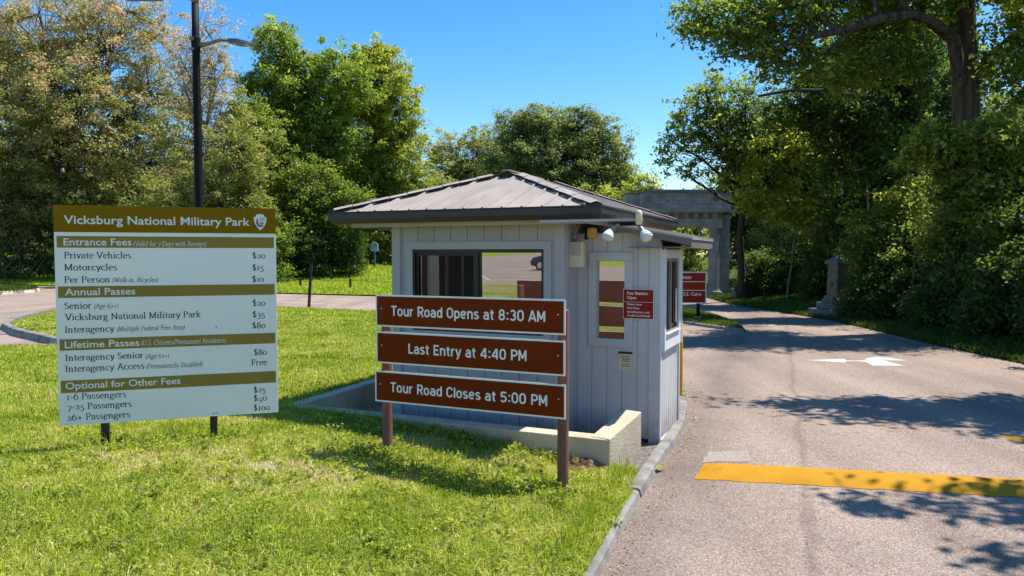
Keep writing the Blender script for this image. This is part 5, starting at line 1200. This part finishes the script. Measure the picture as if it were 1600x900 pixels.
# closing trees behind the front row on the bank
for i, (px, Y, top, lm) in enumerate(((-70, 60, 150, 'olive'), (30, 62, 190, 'mid'), (130, 60, 200, 'olive'), (225, 62, 180, 'mid'), (310, 60, 230, 'olive'), (395, 66, 215, 'mid'), (480, 68, 190, 'mid'), (560, 68, 230, 'olive'), (650, 70, 245, 'olive'))):
    h = 430 - top
    plant('wood_tree', ('olive tree beyond the left edge behind the rusty tree', 'green tree showing low behind the rusty tree by the photo edge', 'olive tree hidden behind the broad rusty crown', 'green tree behind the rusty crown close to the lamp', 'olive tree right behind the lamp pole at the back', 'green tree at the back between lamp and vivid tree', 'green tree at the back behind the vivid one', 'olive tree at the back behind the yellow green one', 'olive tree between the yellow green one and the far dull ones')[i], 'tree', base_bank(px, Y),
          [pb(Y, px, top + h * .22, 55, h * .24), pb(Y, px - 40, top + h * .5, 58, h * .28), pb(Y, px + 40, top + h * .5, 58, h * .28), pb(Y, px, top + h * .78, 75, h * .26)], lm, 120 + i, 0.27, 40, 420, 0.8, 0.2, 'bark_dark', group='trees at the back of the left bank')

# --- far trees in the middle
Y = 88
def base_far(px, Y): x = aty(px, 400, Y)[0]; return (x, Y, bz(x, Y) if x < 6 else 2.0)
plant('far_tree', 'small dull olive tree against the sky left of the big round one', 'tree', base_far(712, Y), [pb(Y, 705, 245, 34, 45), pb(Y, 745, 250, 36, 45), pb(Y, 690, 290, 40, 45), pb(Y, 735, 300, 45, 40)], 'olive', 21, 0.24, 60, 420, 0.85, 0.4)
plant('far_tree', 'tree with a brownish rounded crown between the lime tree and the big one', 'tree', base_far(775, Y + 3), [pb(Y + 3, 770, 235, 34, 36), pb(Y + 3, 790, 275, 50, 45), pb(Y + 3, 745, 290, 45, 40)], 'far', 22, 0.24, 60, 420, 0.85, 0.4)
Y = 82
plant('far_tree', 'big round dark green tree above the booth roof', 'tree', base_far(868, Y),
      [pb(Y, 805, 205, 34, 30), pb(Y, 845, 190, 45, 28), pb(Y, 900, 205, 50, 35), pb(Y, 945, 230, 38, 45), pb(Y, 860, 240, 75, 45), pb(Y, 810, 265, 55, 45), pb(Y, 925, 285, 65, 45), pb(Y, 850, 300, 70, 40), pb(Y, 965, 275, 28, 32)],
      'far', 23, 0.23, 66, 1600, 0.90, 0.6, shell=0.5, bark='bark_dark')
plant('far_tree', 'yellowish sapling crown right of the big round tree', 'tree', base_far(975, 75), [pb(75, 975, 315, 30, 30), pb(75, 1003, 287, 24, 20, .7), pb(75, 940, 325, 40, 30), pb(75, 1015, 310, 20, 25, .7)], 'lime', 24, 0.26, 36, 260, 0.75, 0.2)
Y = 58
plant('roadside_tree', 'bright green tree seen through the opening of the arch', 'tree', (aty(1078, 400, Y)[0], Y, 0.3), [pb(Y, 1085, 395, 22, 55), pb(Y, 1060, 400, 26, 55), pb(Y, 1095, 350, 22, 40), pb(Y, 1020, 380, 40, 60)], 'lime', 25, 0.2, 40, 420, 0.6, 0.2)
plant('roadside_tree', 'pale tree with thin crown rising behind the arch top', 'tree', (aty(1120, 400, 62)[0], 62, 0.5), [pb(62, 1120, 290, 30, 28, .6), pb(62, 1160, 330, 30, 50), pb(62, 1185, 380, 40, 60), pb(62, 1195, 300, 50, 55)], 'olive', 26, 0.22, 40, 420, 0.7, 0.25)

# --- right side of the road
def base_v(px, Y): x = aty(px, 400, Y)[0]; return (x, Y, gz_v(x, Y))
Y = 29
plant('arching_tree', 'tree with a forked dark trunk and a crown reaching over the arch', 'tree', base_v(1163, Y + 2),
      [pb(Y, 1075, 195, 34, 34, .8), pb(Y, 1048, 228, 26, 26, .6), pb(Y, 1060, 265, 30, 20, .5), pb(Y, 1100, 150, 40, 32, .8), pb(Y, 1120, 215, 45, 45), pb(Y, 1165, 170, 50, 50), pb(Y, 1175, 250, 50, 45), pb(Y, 1125, 265, 30, 26, .5), pb(Y, 1215, 215, 50, 55)],
      'mid', 31, 0.14, 24, 620, 0.40, 0.20, 'bark_dark', shell=0.3, fork=0.5, ragged=0.3)
Y = 18.5
BT = base_v(1515, Y + .6)
lims = [([aty(1508, 180, Y + .6), aty(1490, 62, Y + .2), aty(1462, 38, Y - .2), aty(1425, 22, Y - .6), aty(1375, 30, Y - .9), aty(1310, 48, Y - 1.1), aty(1245, 62, Y - 1.3)], 0.18, 0.075),
        ([aty(1310, 48, Y - 1.1), aty(1265, 22, Y - 1.2), aty(1215, 10, Y - 1.4), aty(1120, 20, Y - 1.5)], 0.06, 0.015),
        ([aty(1245, 62, Y - 1.3), aty(1190, 85, Y - 1.4), aty(1120, 90, Y - 1.5)], 0.07, 0.012),
        ([aty(1375, 30, Y - .9), aty(1360, -10, Y - .7), aty(1340, -60, Y - .6)], 0.09, 0.05),
        ([aty(1340, 40, Y - 1), aty(1300, 75, Y - 1), aty(1255, 105, Y - 1.1), aty(1225, 112, Y - 1.2)], 0.05, 0.012),
        ([aty(1420, 22, Y - .6), aty(1395, -20, Y - .6), aty(1330, -40, Y - .8), aty(1230, -35, Y - 1)], 0.08, 0.03),
        ([aty(1280, 55, Y - 1.2), aty(1240, 30, Y - 1.3), aty(1180, 45, Y - 1.5), aty(1105, 55, Y - 1.7)], 0.045, 0.008),
        ([aty(1512, 150, Y + .6), aty(1540, 90, Y + .3), aty(1575, 60, Y), aty(1620, 45, Y)], 0.08, 0.03),
        ([aty(1495, 200, Y + .8), aty(1490, 90, Y + .9), aty(1478, -20, Y + 1)], 0.05, 0.04),
        ([aty(1512, 420, Y + .6), aty(1510, 260, Y + .6), aty(1508, 120, Y + .6), aty(1503, 0, Y + .6), aty(1500, -170, Y + .6)], 0.36, 0.26)]
plant('big_shade_tree', 'big shade tree with a thick grey trunk and a long limb over the road', 'tree', BT,
      [pb(Y, 1100, 30, 55, 36, .7, dy=-1.5), pb(Y, 1160, 60, 60, 40, .8, dy=-1.3), pb(Y, 1225, 20, 70, 45, .8, dy=-1), pb(Y, 1240, 95, 60, 36, .7, dy=-.8), pb(Y, 1310, 20, 70, 40, .8), pb(Y, 1330, 100, 60, 45, .6), pb(Y, 1400, 90, 60, 50, .7), pb(Y, 1420, -10, 80, 50, .9), pb(Y, 1290, -70, 120, 70, .8), pb(Y, 1470, -100, 140, 80, .8), pb(Y, 1580, 10, 50, 40, .4), pb(Y, 1565, 90, 45, 60, .5), pb(Y, 1590, -60, 90, 60, .6, dy=-1), pb(Y, 1200, -30, 90, 50, .8), pb(Y, 1360, 60, 70, 50, .8, dy=1.5)],
      'mid', 32, 0.12, 30, 1750, 0.42, 0.0, 'bark', shell=0.3, limbs=lims)
Y = 23
lims = [([aty(1440, 460, Y), aty(1436, 300, Y), aty(1425, 170, Y), aty(1400, 75, Y), aty(1372, 20, Y), aty(1350, -80, Y)], 0.26, 0.12),
        ([aty(1430, 175, Y), aty(1400, 168, Y - .3), aty(1350, 152, Y - .6), aty(1290, 142, Y - .9), aty(1235, 141, Y - 1.1), aty(1185, 150, Y - 1.3)], 0.115, 0.04),
        ([aty(1400, 75, Y), aty(1440, 20, Y), aty(1460, -60, Y)], 0.14, 0.08)]
plant('shade_tree', 'dark trunked tree with a level limb below the big one', 'tree', base_v(1440, Y),
      [pb(Y, 1235, 180, 55, 34, .7), pb(Y, 1300, 190, 60, 42), pb(Y, 1290, 120, 60, 36, .7), pb(Y, 1370, 200, 60, 50), pb(Y, 1330, 250, 70, 40), pb(Y, 1410, 130, 50, 50), pb(Y, 1450, 60, 50, 50, .6)],
      'deep', 33, 0.13, 34, 760, 0.42, 0.0, 'bark_dark', shell=0.3, limbs=lims)
Y = 25
plant('road_tree', 'lime leaved tree in the light behind the level limb', 'tree', base_v(1262, Y + 10), [pb(Y + 3, 1235, 230, 60, 45), pb(Y + 3, 1290, 260, 60, 45), pb(Y + 3, 1205, 290, 50, 45), pb(Y + 3, 1260, 310, 60, 45)], 'lime', 34, 0.16, 38, 560, 0.45, 0.16, 'bark_dark')
plant('road_tree', 'slim tree with a straight dark stem in the middle of the wood', 'tree', base_v(1388, Y + 1), [pb(Y + 1, 1385, 260, 50, 45), pb(Y + 1, 1360, 320, 60, 45), pb(Y + 1, 1430, 280, 50, 50), pb(Y + 1, 1400, 190, 40, 45, .6), pb(Y + 1, 1330, 360, 60, 40)], 'deep', 35, 0.15, 38, 620, 0.45, 0.12, 'bark_dark')
plant('road_tree', 'leaning dark trunk tree at the right edge of the wood', 'tree', base_v(1600, Y - 6), [pb(Y - 6, 1625, 100, 50, 60, .6), pb(Y - 6, 1580, 200, 40, 30, .4), pb(Y - 6, 1660, 0, 90, 70)], 'mid', 36, 0.13, 34, 300, 0.4, 0.2, 'bark_dark')
plant('road_tree', 'sunlit green tree beside the thick grey trunk', 'tree', base_v(1535, 20.2), [pb(17.3, 1560, 220, 55, 36, .8), pb(17.3, 1500, 240, 50, 36, .8), pb(17.3, 1590, 285, 50, 50), pb(17.3, 1450, 230, 40, 35, .6), pb(17.3, 1530, 300, 60, 40)], 'mid', 37, 0.12, 36, 520, 0.36, 0.10, 'bark_dark')
# distant trees closing the wood
for i, (px, Y, top, lm) in enumerate(((1190, 44, 235, 'deep'), (1240, 40, 170, 'mid'), (1310, 38, 90, 'deep'), (1380, 36, 30, 'mid'), (1450, 34, -10, 'deep'), (1520, 36, 75, 'mid'), (1600, 32, 160, 'deep'), (1330, 46, 10, 'mid'), (1690, 34, 40, 'mid'))):
    h = 430 - top
    plant('wood_tree', ('dark tree behind the arching tree', 'mid green tree deep in the wood beside the lime one', 'dark tree deep in the wood behind the slim stem', 'tall green tree at the back of the wood', 'dark tree behind the dark trunked one', 'green tree showing behind the thick grey trunk', 'dark tree at the back right of the wood', 'tallest tree at the back of the wood', 'green tree beyond the right edge of the wood')[i], 'tree', base_v(px, Y),
          [pb(Y, px, top + h * .2, 52, h * .22), pb(Y, px - 35, top + h * .45, 55, h * .25), pb(Y, px + 35, top + h * .5, 55, h * .28), pb(Y, px, top + h * .75, 65, h * .26)], lm, 60 + i, 0.20, 50, 520, 0.62, 0.16, 'bark_dark', group='trees at the back of the roadside wood')
# shrubs along the verge
vs = [(1186, 430, 26, 36, 26.2, 'deep', 'low dark shrub at the foot of the forked trunk by the arch'), (1290, 420, 36, 50, 25.6, 'deep', 'dark shrub in the shade left behind the monument'), (1192, 415, 30, 48, 33, 'deep', 'low dark shrub behind the slant topped stone'), (1228, 400, 42, 62, 31, 'deep', 'dark shrub left of the monument thicket'), (1262, 390, 42, 66, 28.5, 'deep', 'tall dark shrub just left of the monument'), (1238, 350, 45, 45, 30, 'olive', 'greyish twiggy bush above the dark shrub by the arch'),
      (1318, 345, 50, 50, 26.5, 'mid', 'leafy bush hanging over the monument cap'), (1374, 440, 42, 62, 19.7, 'deep', 'dark bush immediately right of the monument'), (1366, 370, 42, 42, 20.2, 'mid', 'green bush overhanging the monument shaft'), (1425, 425, 62, 82, 19.5, 'deep', 'large dark bush halfway along the verge'),
      (1500, 430, 62, 90, 17.2, 'deep', 'large bush below the thick grey trunk'), (1430, 330, 60, 50, 20.5, 'mid', 'bush with pale glinting leaves above the large dark one'), (1510, 345, 60, 55, 17.8, 'mid', 'green bush at the foot of the thick grey trunk'), (1585, 420, 62, 110, 15.0, 'deep', 'tall bush at the right edge of the photo'), (1590, 330, 55, 50, 15.4, 'mid', 'sunlit bush high at the right edge'),
      (1680, 400, 80, 120, 13.6, 'deep', 'bush beyond the right edge beside the road'), (1830, 400, 120, 150, 11.5, 'deep', 'nearest bush beside the right verge'), (1470, 480, 45, 45, 18, 'deep', 'low bush along the verge under the large one'), (1560, 500, 50, 55, 15.4, 'deep', 'low bush spilling over the verge near the right edge'), (1385, 485, 35, 30, 19.4, 'deep', 'low bush at the monument end of the verge')]
for i, (px, py, rx, ry, Y, lm, lab) in enumerate(vs):
    Y = Y * (1.10 if px > 1260 else 1.2); k = 15 / Y
    plant('verge_shrub', lab, 'shrub', base_v(px, Y + .6), [pb(Y, px, py, rx, ry, 1), pb(Y, px - rx * .6, py + ry * .4, rx * .55, ry * .55, .8, dy=-.3), pb(Y, px + rx * .6, py + ry * .35, rx * .6, ry * .6, .8, dy=-.2), pb(Y, px + rx * .2, py - ry * .6, rx * .6, ry * .5, .7, dy=.3)],
          lm, 80 + i, 0.105, 40, 420, 0.34, 0.05, 'bark_dark', group='shrubs along the roadside verge', shell=0.35, stems=2, fork=0.2, skirt=0.5, ragged=0.25)
for i, (px, Y, top, sway) in enumerate(((1222, 29.5, 300, .5), (1345, 24.5, 230, -.4), (1402, 21.6, 250, .5), (1462, 19.6, 270, -.5), (1548, 17.6, 300, .4))):
    b_ = base_v(px, Y); h_ = aty(px, top, Y)[2] - b_[2]
    t = empty('understorey_sapling', b_); tag(t, ('slim bare stemmed sapling left of the monument thicket', 'crooked sapling rising right behind the monument', 'thin leaning sapling in front of the large dark bush', 'bare crooked sapling below the big grey trunk', 'thin sapling among the bushes near the photo edge')[i], 'sapling', group='saplings in the roadside thicket')
    rr = random.Random(200 + i); mb = MB(); pts = [Vector((sway * (k / 6) ** 1.5 + rr.uniform(-.05, .05), -.7 - .15 * k / 6, h_ * k / 6)) for k in range(7)]
    pts[0].z = -.2; mb.tube(pts, [0.045 - 0.005 * k for k in range(7)], 6)
    tips = []
    for k in range(2, 7):
        for _ in range(2):
            e = pts[k] + Vector((rr.uniform(-.9, .9), rr.uniform(-.6, .2), rr.uniform(.1, .6))); mb.tube([pts[k], pts[k].lerp(e, .5) + Vector((0, 0, .08)), e], [0.014, 0.010, 0.004], 4); tips.append(e)
    mb.build('trunk', M['bark_pale'], t)
    rg = np.random.default_rng(300 + i); tp_ = np.array([tuple(e) for e in tips]); V, Fq, tone = leaves(tp_, np.full(len(tp_), .45), 45, 0.10, rg, rg.uniform(.4, .9, len(tp_)), 0.5)
    np_mesh('crown', V, Fq, LM['mid'], t, {'tone': tone})
# two roadside trees standing right of the frame, whose shade reaches across the lane
plant('shade_tree', 'unseen roadside tree whose shade falls across the lane past the yellow hump', 'tree', (13.0, 9.6, gz_v(13, 9.6)),
      [((9.0, 10.9, 7.6), (1.7, .9, .7), .8), ((7.6, 11.3, 7.9), (1.5, .4, .4), .5), ((8.6, 10.4, 7.4), (1.3, .5, .4), .5), ((10.6, 10.7, 8.0), (1.6, 1.1, 1.0), 1), ((12.3, 10.2, 9.2), (2.2, 1.8, 1.6), 1), ((13.6, 9.0, 8.0), (2.2, 1.8, 1.6), 1), ((9.6, 9.3, 7.2), (1.4, .45, .5), .5), ((11.0, 8.9, 7.6), (1.4, .7, .8), .6)],
      'mid', 71, 0.15, 40, 700, 0.40, 0.26, 'bark', shell=0.2)
plant('shade_tree', 'unseen roadside tree whose shade falls on the near end of the hump', 'tree', (11.6, 6.3, gz_v(11.6, 6.3)),
      [((7.0, 7.1, 6.8), (1.4, .35, .4), .4), ((8.4, 6.8, 7.2), (1.5, .7, .6), .7), ((7.2, 5.9, 6.8), (1.3, .3, .4), .4), ((10.2, 6.6, 8.2), (1.8, 1.2, 1.2), 1), ((11.6, 6.0, 9.0), (2.0, 1.8, 1.6), 1), ((8.9, 5.6, 6.6), (1.3, .35, .4), .4), ((10.4, 5.2, 7.4), (1.4, .7, .8), .6)],
      'mid', 72, 0.15, 40, 520, 0.40, 0.24, 'bark', shell=0.2)

# ------------------------------------------------------------------ grass
def grass_mat(name, stops):
    return leaf_mat(name, stops, 0.30, 0.012)
M['grass'] = grass_mat('lawn_grass_blade', [(0.0, (0.11, 0.19, 0.014)), (0.35, (0.285, 0.385, 0.022)), (0.65, (0.46, 0.50, 0.05)), (0.85, (0.54, 0.47, 0.16)), (1.0, (0.66, 0.58, 0.36))])
def blades(name, n, sampler, zf, h, wd, m, seed, tonef, lean=0.5):
    rng = np.random.default_rng(seed); x, y = sampler(rng, n); z = zf(x, y); N = len(x)
    hh = h(x, y, rng) if callable(h) else h * rng.uniform(0.5, 1.4, N); ww = (wd(x, y) if callable(wd) else wd) * rng.uniform(0.7, 1.3, N)
    a = rng.uniform(0, 2 * np.pi, N); l = rng.normal(0, lean, N); b = rng.uniform(0, 2 * np.pi, N)
    dx, dy = np.cos(a) * ww * 0.5, np.sin(a) * ww * 0.5; tx, ty = np.cos(b) * l * hh, np.sin(b) * l * hh
    P = np.zeros((N, 5, 3))
    P[:, 0] = np.stack([x - dx, y - dy, z - 0.008], 1); P[:, 1] = np.stack([x + dx, y + dy, z - 0.008], 1)
    P[:, 2] = np.stack([x + dx * .8 + tx * .4, y + dy * .8 + ty * .4, z + hh * .6], 1); P[:, 3] = np.stack([x - dx * .8 + tx * .4, y - dy * .8 + ty * .4, z + hh * .6], 1)
    P[:, 4] = np.stack([x + tx, y + ty, z + hh * np.sqrt(np.maximum(0.15, 1 - 0.5 * np.minimum(1, l * l)))], 1)
    i = np.arange(N)[:, None] * 5
    f = np.concatenate([i + np.array([[0, 1, 2]]), i + np.array([[0, 2, 3]]), i + np.array([[3, 2, 4]])], 0)
    t = np.clip(tonef(x, y, rng), 0, 1); o = np_mesh(name, P.reshape(-1, 3), f, m, None, {'tone': np.concatenate([t, t, t])}); o['kind'] = 'stuff'; return o
def wedge(y0, y1, poly, hole=None, bias=1.0, half=0.86, x0=None, x1=None):
    def s(rng, n):
        y = y0 + (y1 - y0) * rng.random(n) ** bias; lo, hi = -half * y - 0.8, half * y + 0.8
        x = lo + (hi - lo) * rng.random(n); k = inside(x, y, poly)
        if hole is not None: k &= ~inside(x, y, hole)
        return x[k], y[k]
    return s
WHOLE = [bl(-4.02, -1.08), bl(-0.24, -1.08), bl(-0.16, -1.0), (1.24, 6.55), (1.44, 6.9), (1.8, 7.6), (2.1, 8.5), (2.5, 9.4), (2.7, 11), bl(0.1, 2.6), bl(-4.06, 2.6)]
def lawn_tone(x, y, rng):
    n = fbm(x, y, 1.3, 21, 5); q = fbm(x, y, 0.28, 31, 3)
    straw = np.clip((n - 0.46) * 4.0, 0, 1) * np.clip((q - 0.30) * 3.0, 0, 1)
    # thin dry band just in front of the two signs
    bare = np.exp(-((y - (6.15 - 0.10 * (x + 3.5))) / 0.62) ** 2) * np.exp(-((x + 2.6) / 1.9) ** 2) * np.clip((fbm(x, y, 0.17, 37, 3) - 0.36) * 5, 0, 1.1)
    far = np.clip((y - 9) / 8, 0, 1)
    return 0.27 + 0.75 * (fbm(x, y, 0.45, 41, 4) - 0.42) + (0.34 - 0.2 * far) * straw + 0.55 * bare + rng.normal(0, 0.21, len(x)) + (rng.random(len(x)) < 0.11) * 0.36
def lawn_h(h0):
    def f(x, y, rng): return h0 * rng.uniform(0.5, 1.5, len(x)) * (0.65 + 0.9 * np.clip(fbm(x, y, 0.35, 51, 3), 0, 1))
    return f
blades('lawn_grass', 380000, wedge(2.9, 8.6, LAWN, WHOLE, 0.75), lawn_z, lawn_h(0.036), 0.0062, M['grass'], 1, lawn_tone, 1.1)
blades('lawn_grass', 300000, wedge(8.6, 17.0, LAWN, WHOLE, 0.85), lawn_z, lawn_h(0.042), 0.012, M['grass'], 2, lawn_tone, 1.0)
blades('lawn_grass', 150000, wedge(17.0, 27.2, LAWN, WHOLE, 1.0), lawn_z, lawn_h(0.05), 0.022, M['grass'], 3, lawn_tone, 1.0)
def bank_tone(x, y, rng): return 0.36 + 0.34 * (fbm(x, y, 2.2, 61, 4) - 0.4) + rng.normal(0, 0.10, len(x))
blades('bank_grass', 110000, wedge(33, 58, BANK, None, 1.2, 0.78), bank_z, lambda x, y, r: 0.16 * r.uniform(.5, 1.4, len(x)), 0.05, M['grass'], 4, bank_tone, 0.9)
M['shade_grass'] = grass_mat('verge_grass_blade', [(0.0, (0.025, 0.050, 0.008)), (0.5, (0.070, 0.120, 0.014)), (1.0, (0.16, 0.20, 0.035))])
def vsam(rng, n):
    y = 6 + 30 * rng.random(n) ** 1.3; x = 8.5 + 5.0 * rng.random(n) ** 1.4; k = inside(x, y, VERGE); return x[k], y[k]
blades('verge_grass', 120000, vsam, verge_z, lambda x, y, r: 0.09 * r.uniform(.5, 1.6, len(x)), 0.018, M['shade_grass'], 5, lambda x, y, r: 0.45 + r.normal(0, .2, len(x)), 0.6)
def isam(poly, y0, y1, x0, x1):
    def s(rng, n): y = rng.uniform(y0, y1, n); x = rng.uniform(x0, x1, n); k = inside(x, y, poly); return x[k], y[k]
    return s
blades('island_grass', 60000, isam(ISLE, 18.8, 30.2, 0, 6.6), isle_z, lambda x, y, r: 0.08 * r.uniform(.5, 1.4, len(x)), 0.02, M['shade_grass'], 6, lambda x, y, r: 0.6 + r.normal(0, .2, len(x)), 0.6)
blades('island_grass', 40000, isam(ISLE2, 35, 47, -36, -24), isle2_z, lambda x, y, r: 0.16 * r.uniform(.5, 1.4, len(x)), 0.04, M['shade_grass'], 7, lambda x, y, r: 0.4 + r.normal(0, .2, len(x)), 0.6)
# broad-leaved weeds and longer tufts at the foot of the signs and along the low wall
rng = np.random.default_rng(77); spots = []
def strip(a, b, n, sp):
    t = rng.random(n)[:, None]; return np.array(a) * (1 - t) + np.array(b) * t + rng.normal(0, sp, (n, 2))
spots.append(strip((HO.x - 1.9, HO.y + 0.62), (HO.x + 0.1, HO.y - 0.12), 150, 0.17)); spots.append(strip((-3.9, 6.2), (-2.6, 6.75), 90, 0.22)); spots.append(strip(bl(-3.4, -1.3), bl(-0.7, -1.28), 130, 0.10)); spots.append(strip((-2.4, 6.2), (-1.2, 6.2), 60, 0.3))
cx = rng.uniform(-5.5, 1.0, 110); cyy = rng.uniform(3.2, 9.5, 110)
for x_, y_ in zip(cx, cyy): spots.append(np.array([[x_, y_]]) + rng.normal(0, rng.uniform(0.10, 0.24), (int(rng.integers(3, 9)), 2)))
sp = np.concatenate(spots); k = inside(sp[:, 0], sp[:, 1], LAWN) & ~inside(sp[:, 0], sp[:, 1], WHOLE); sp = sp[k]
cz = np.concatenate([sp, (lawn_z(sp[:, 0], sp[:, 1]) + rng.uniform(0.02, 0.07, len(sp)))[:, None]], 1)
V, Fq, tone = leaves(cz, rng.uniform(0.05, 0.12, len(cz)), 26, 0.028, rng, rng.uniform(.2, .7, len(cz)), 0.5, 0.9, 0.7)
o = np_mesh('lawn_weeds', V, Fq, LM['lime'], None, {'tone': tone}); o['kind'] = 'stuff'
tuft = [strip(bl(-4.0, -1.16), bl(-0.5, -1.16), 900, 0.05), strip((HO.x - 1.8, HO.y + 0.66), (HO.x, HO.y), 700, 0.16), strip((-3.9, 6.45), (-2.7, 6.85), 500, 0.18), strip((0.45, 4.6), (1.30, 7.0), 700, 0.05) - np.array([0.13, 0])]
tf = np.concatenate(tuft); tf = tf[inside(tf[:, 0], tf[:, 1], LAWN) & ~inside(tf[:, 0], tf[:, 1], WHOLE)]
blades('long_grass', len(tf), lambda r, n: (tf[:, 0], tf[:, 1]), lawn_z, lambda x, y, r: r.uniform(.05, .17, len(x)), 0.006, M['grass'], 8, lambda x, y, r: 0.34 + r.normal(0, .2, len(x)), 0.5)

# ------------------------------------------------------------------ car park behind the photographer, mirrored in the booth windows
M['car_dark'] = mat('dark_car_paint', (0.030, 0.034, 0.042), 0.25, 4, 0.1, spec=0.6)
M['car_silver'] = mat('silver_car_paint', (0.42, 0.43, 0.44), 0.3, 4, 0.06, metal=0.5)
M['car_glass'] = mat('dark_car_glass', (0.012, 0.014, 0.016), 0.08, 4, 0.1, spec=0.8)
M['tyre'] = mat('black_tyre', (0.012, 0.012, 0.012), 0.9, 8, 0.2)
M['rim'] = mat('alloy_rim', (0.45, 0.45, 0.46), 0.3, 6, 0.05, metal=0.6)
M['tail'] = mat('red_tail_lamp', (0.35, 0.01, 0.01), 0.2, 6, 0.05)
def car(loc, ang, paint, label, k=1.0):
    t = empty('parked_car', loc, ang); tag(t, label, 'car')
    low = [(-2.2, .38), (-2.28, .62), (-2.22, .98), (-2.05, 1.05), (1.05, 1.02), (2.05, .88), (2.25, .68), (2.25, .40), (1.85, .30), (-1.85, .30)]
    MB().prism(low, -0.90, 0.90).build('body', M[paint], t, bevel=0.06)
    cab = [(-2.10, 1.03), (-1.85, 1.60), (-1.4, 1.70 * k), (0.1, 1.68 * k), (0.45, 1.58 * k), (1.10, 1.03)]
    n = len(cab); V = [(x, -0.84 + 0.16 * (z > 1.2), z) for x, z in cab] + [(x, 0.84 - 0.16 * (z > 1.2), z) for x, z in cab]
    MB().add(V, [tuple(range(n)), tuple(range(2 * n - 1, n - 1, -1))] + [(i, i + n, (i + 1) % n + n, (i + 1) % n) for i in range(n)]).build('cabin', M[paint], t, bevel=0.05)
    for sy in (-1, 1):
        for (a, b, c, d) in ((-1.78, -1.62, -1.05, -1.0), (-0.95, -0.95, -0.22, -0.20), (-0.12, -0.12, 0.30, 0.80)):
            z0, z1 = 1.10, 1.55; o0, o1 = sy * 0.855, sy * 0.70
            MB().hexa([(a, o0, z0), (d, o0, z0), (d, o0 - sy * .05, z0), (a, o0 - sy * .05, z0), (b, o1, z1), (c, o1, z1), (c, o1 - sy * .05, z1), (b, o1 - sy * .05, z1)]).build('side_window', M['car_glass'], t)
        for x in (-1.4, 1.4):
            w_ = MB().lathe([(0.20, 0), (0.33, 0.0), (0.345, 0.03), (0.345, 0.2), (0.33, 0.22)], (x, sy * 0.72, 0.345), 24, (0, sy, 0)).build('wheel', M['tyre'], t)
            MB().lathe([(0.21, 0), (0.20, 0.015), (0.06, 0.02), (0.03, 0.03)], (x, sy * 0.941, 0.345), 18, (0, sy, 0)).build('rim', M['rim'], w_)
        MB().box(-2.30, -2.2, sy * 0.62 - 0.16, sy * 0.62 + 0.16, 0.72, 0.93).build('tail_lamp', M['tail'], t, bevel=0.02)
        MB().box(2.12, 2.26, sy * 0.62 - 0.18, sy * 0.62 + 0.18, 0.66, 0.80).build('headlight', M['lens'], t, bevel=0.02)
    MB().hexa([(0.58, -0.66, 1.50), (0.58, 0.66, 1.50), (0.52, 0.66, 1.52), (0.52, -0.66, 1.52), (1.06, -0.74, 1.08), (1.06, 0.74, 1.08), (1.0, 0.74, 1.1), (1.0, -0.74, 1.1)]).build('windscreen', M['car_glass'], t)
car((-33.5, -28.5, 0.0), R(150), 'car_dark', 'dark parked estate car mirrored in the larger booth window', 1.0)
for i in range(6):
    a = Vector((-24.5 - i * 2.3, -13.5 + i * 2.6, 0)); d = Vector((-0.81, -0.58, 0)); q = Vector((0.06, -0.07, 0))
    flat('road_line_marking', [tuple((a + q).xy), tuple((a - q).xy), tuple((a + d * 5 - q).xy), tuple((a + d * 5 + q).xy)], M['road_white'])

# dry leaf litter and grit along the kerb, the verge and the foot of the wall
M['litter'] = leaf_mat('dry_litter', [(0.0, (0.10, 0.065, 0.035)), (0.5, (0.26, 0.18, 0.09)), (1.0, (0.45, 0.36, 0.20))], 0.15, 0.02)
rng = np.random.default_rng(91); pts_ = []
kp = np.array(KERB[3:13]); 
for a, b in zip(kp[:-1], kp[1:]):
    n = int(np.linalg.norm(b - a) * 30); t = rng.random((n, 1)); off = 0.10 + np.abs(rng.normal(0, 0.12, (n, 1))); q = a + (b - a) * t; d = (b - a) / np.linalg.norm(b - a); pts_.append(q + np.array([d[1], -d[0]]) * off)
vp = np.array(VERGE[1:9])
for a, b in zip(vp[:-1], vp[1:]):
    n = int(np.linalg.norm(b - a) * 55); t = rng.random((n, 1)); q = a + (b - a) * t; pts_.append(q - np.array([1.0, 0]) * np.abs(rng.normal(0, 0.35, (n, 1))))
pts_.append(np.stack([rng.uniform(1.5, 9, 260), rng.uniform(4, 20, 260)], 1))
q = np.concatenate(pts_); c = np.concatenate([q, np.full((len(q), 1), 0.014)], 1)
V, Fq, tone = leaves(c, np.full(len(c), 0.05), 2, 0.02, rng, rng.random(len(c)), 0.06, 3.0, 0.6)
V[:, 2] = np.maximum(V[:, 2], 0.006)
o = np_mesh('leaf_litter', V, Fq, M['litter'], None, {'tone': tone}); o['kind'] = 'stuff'
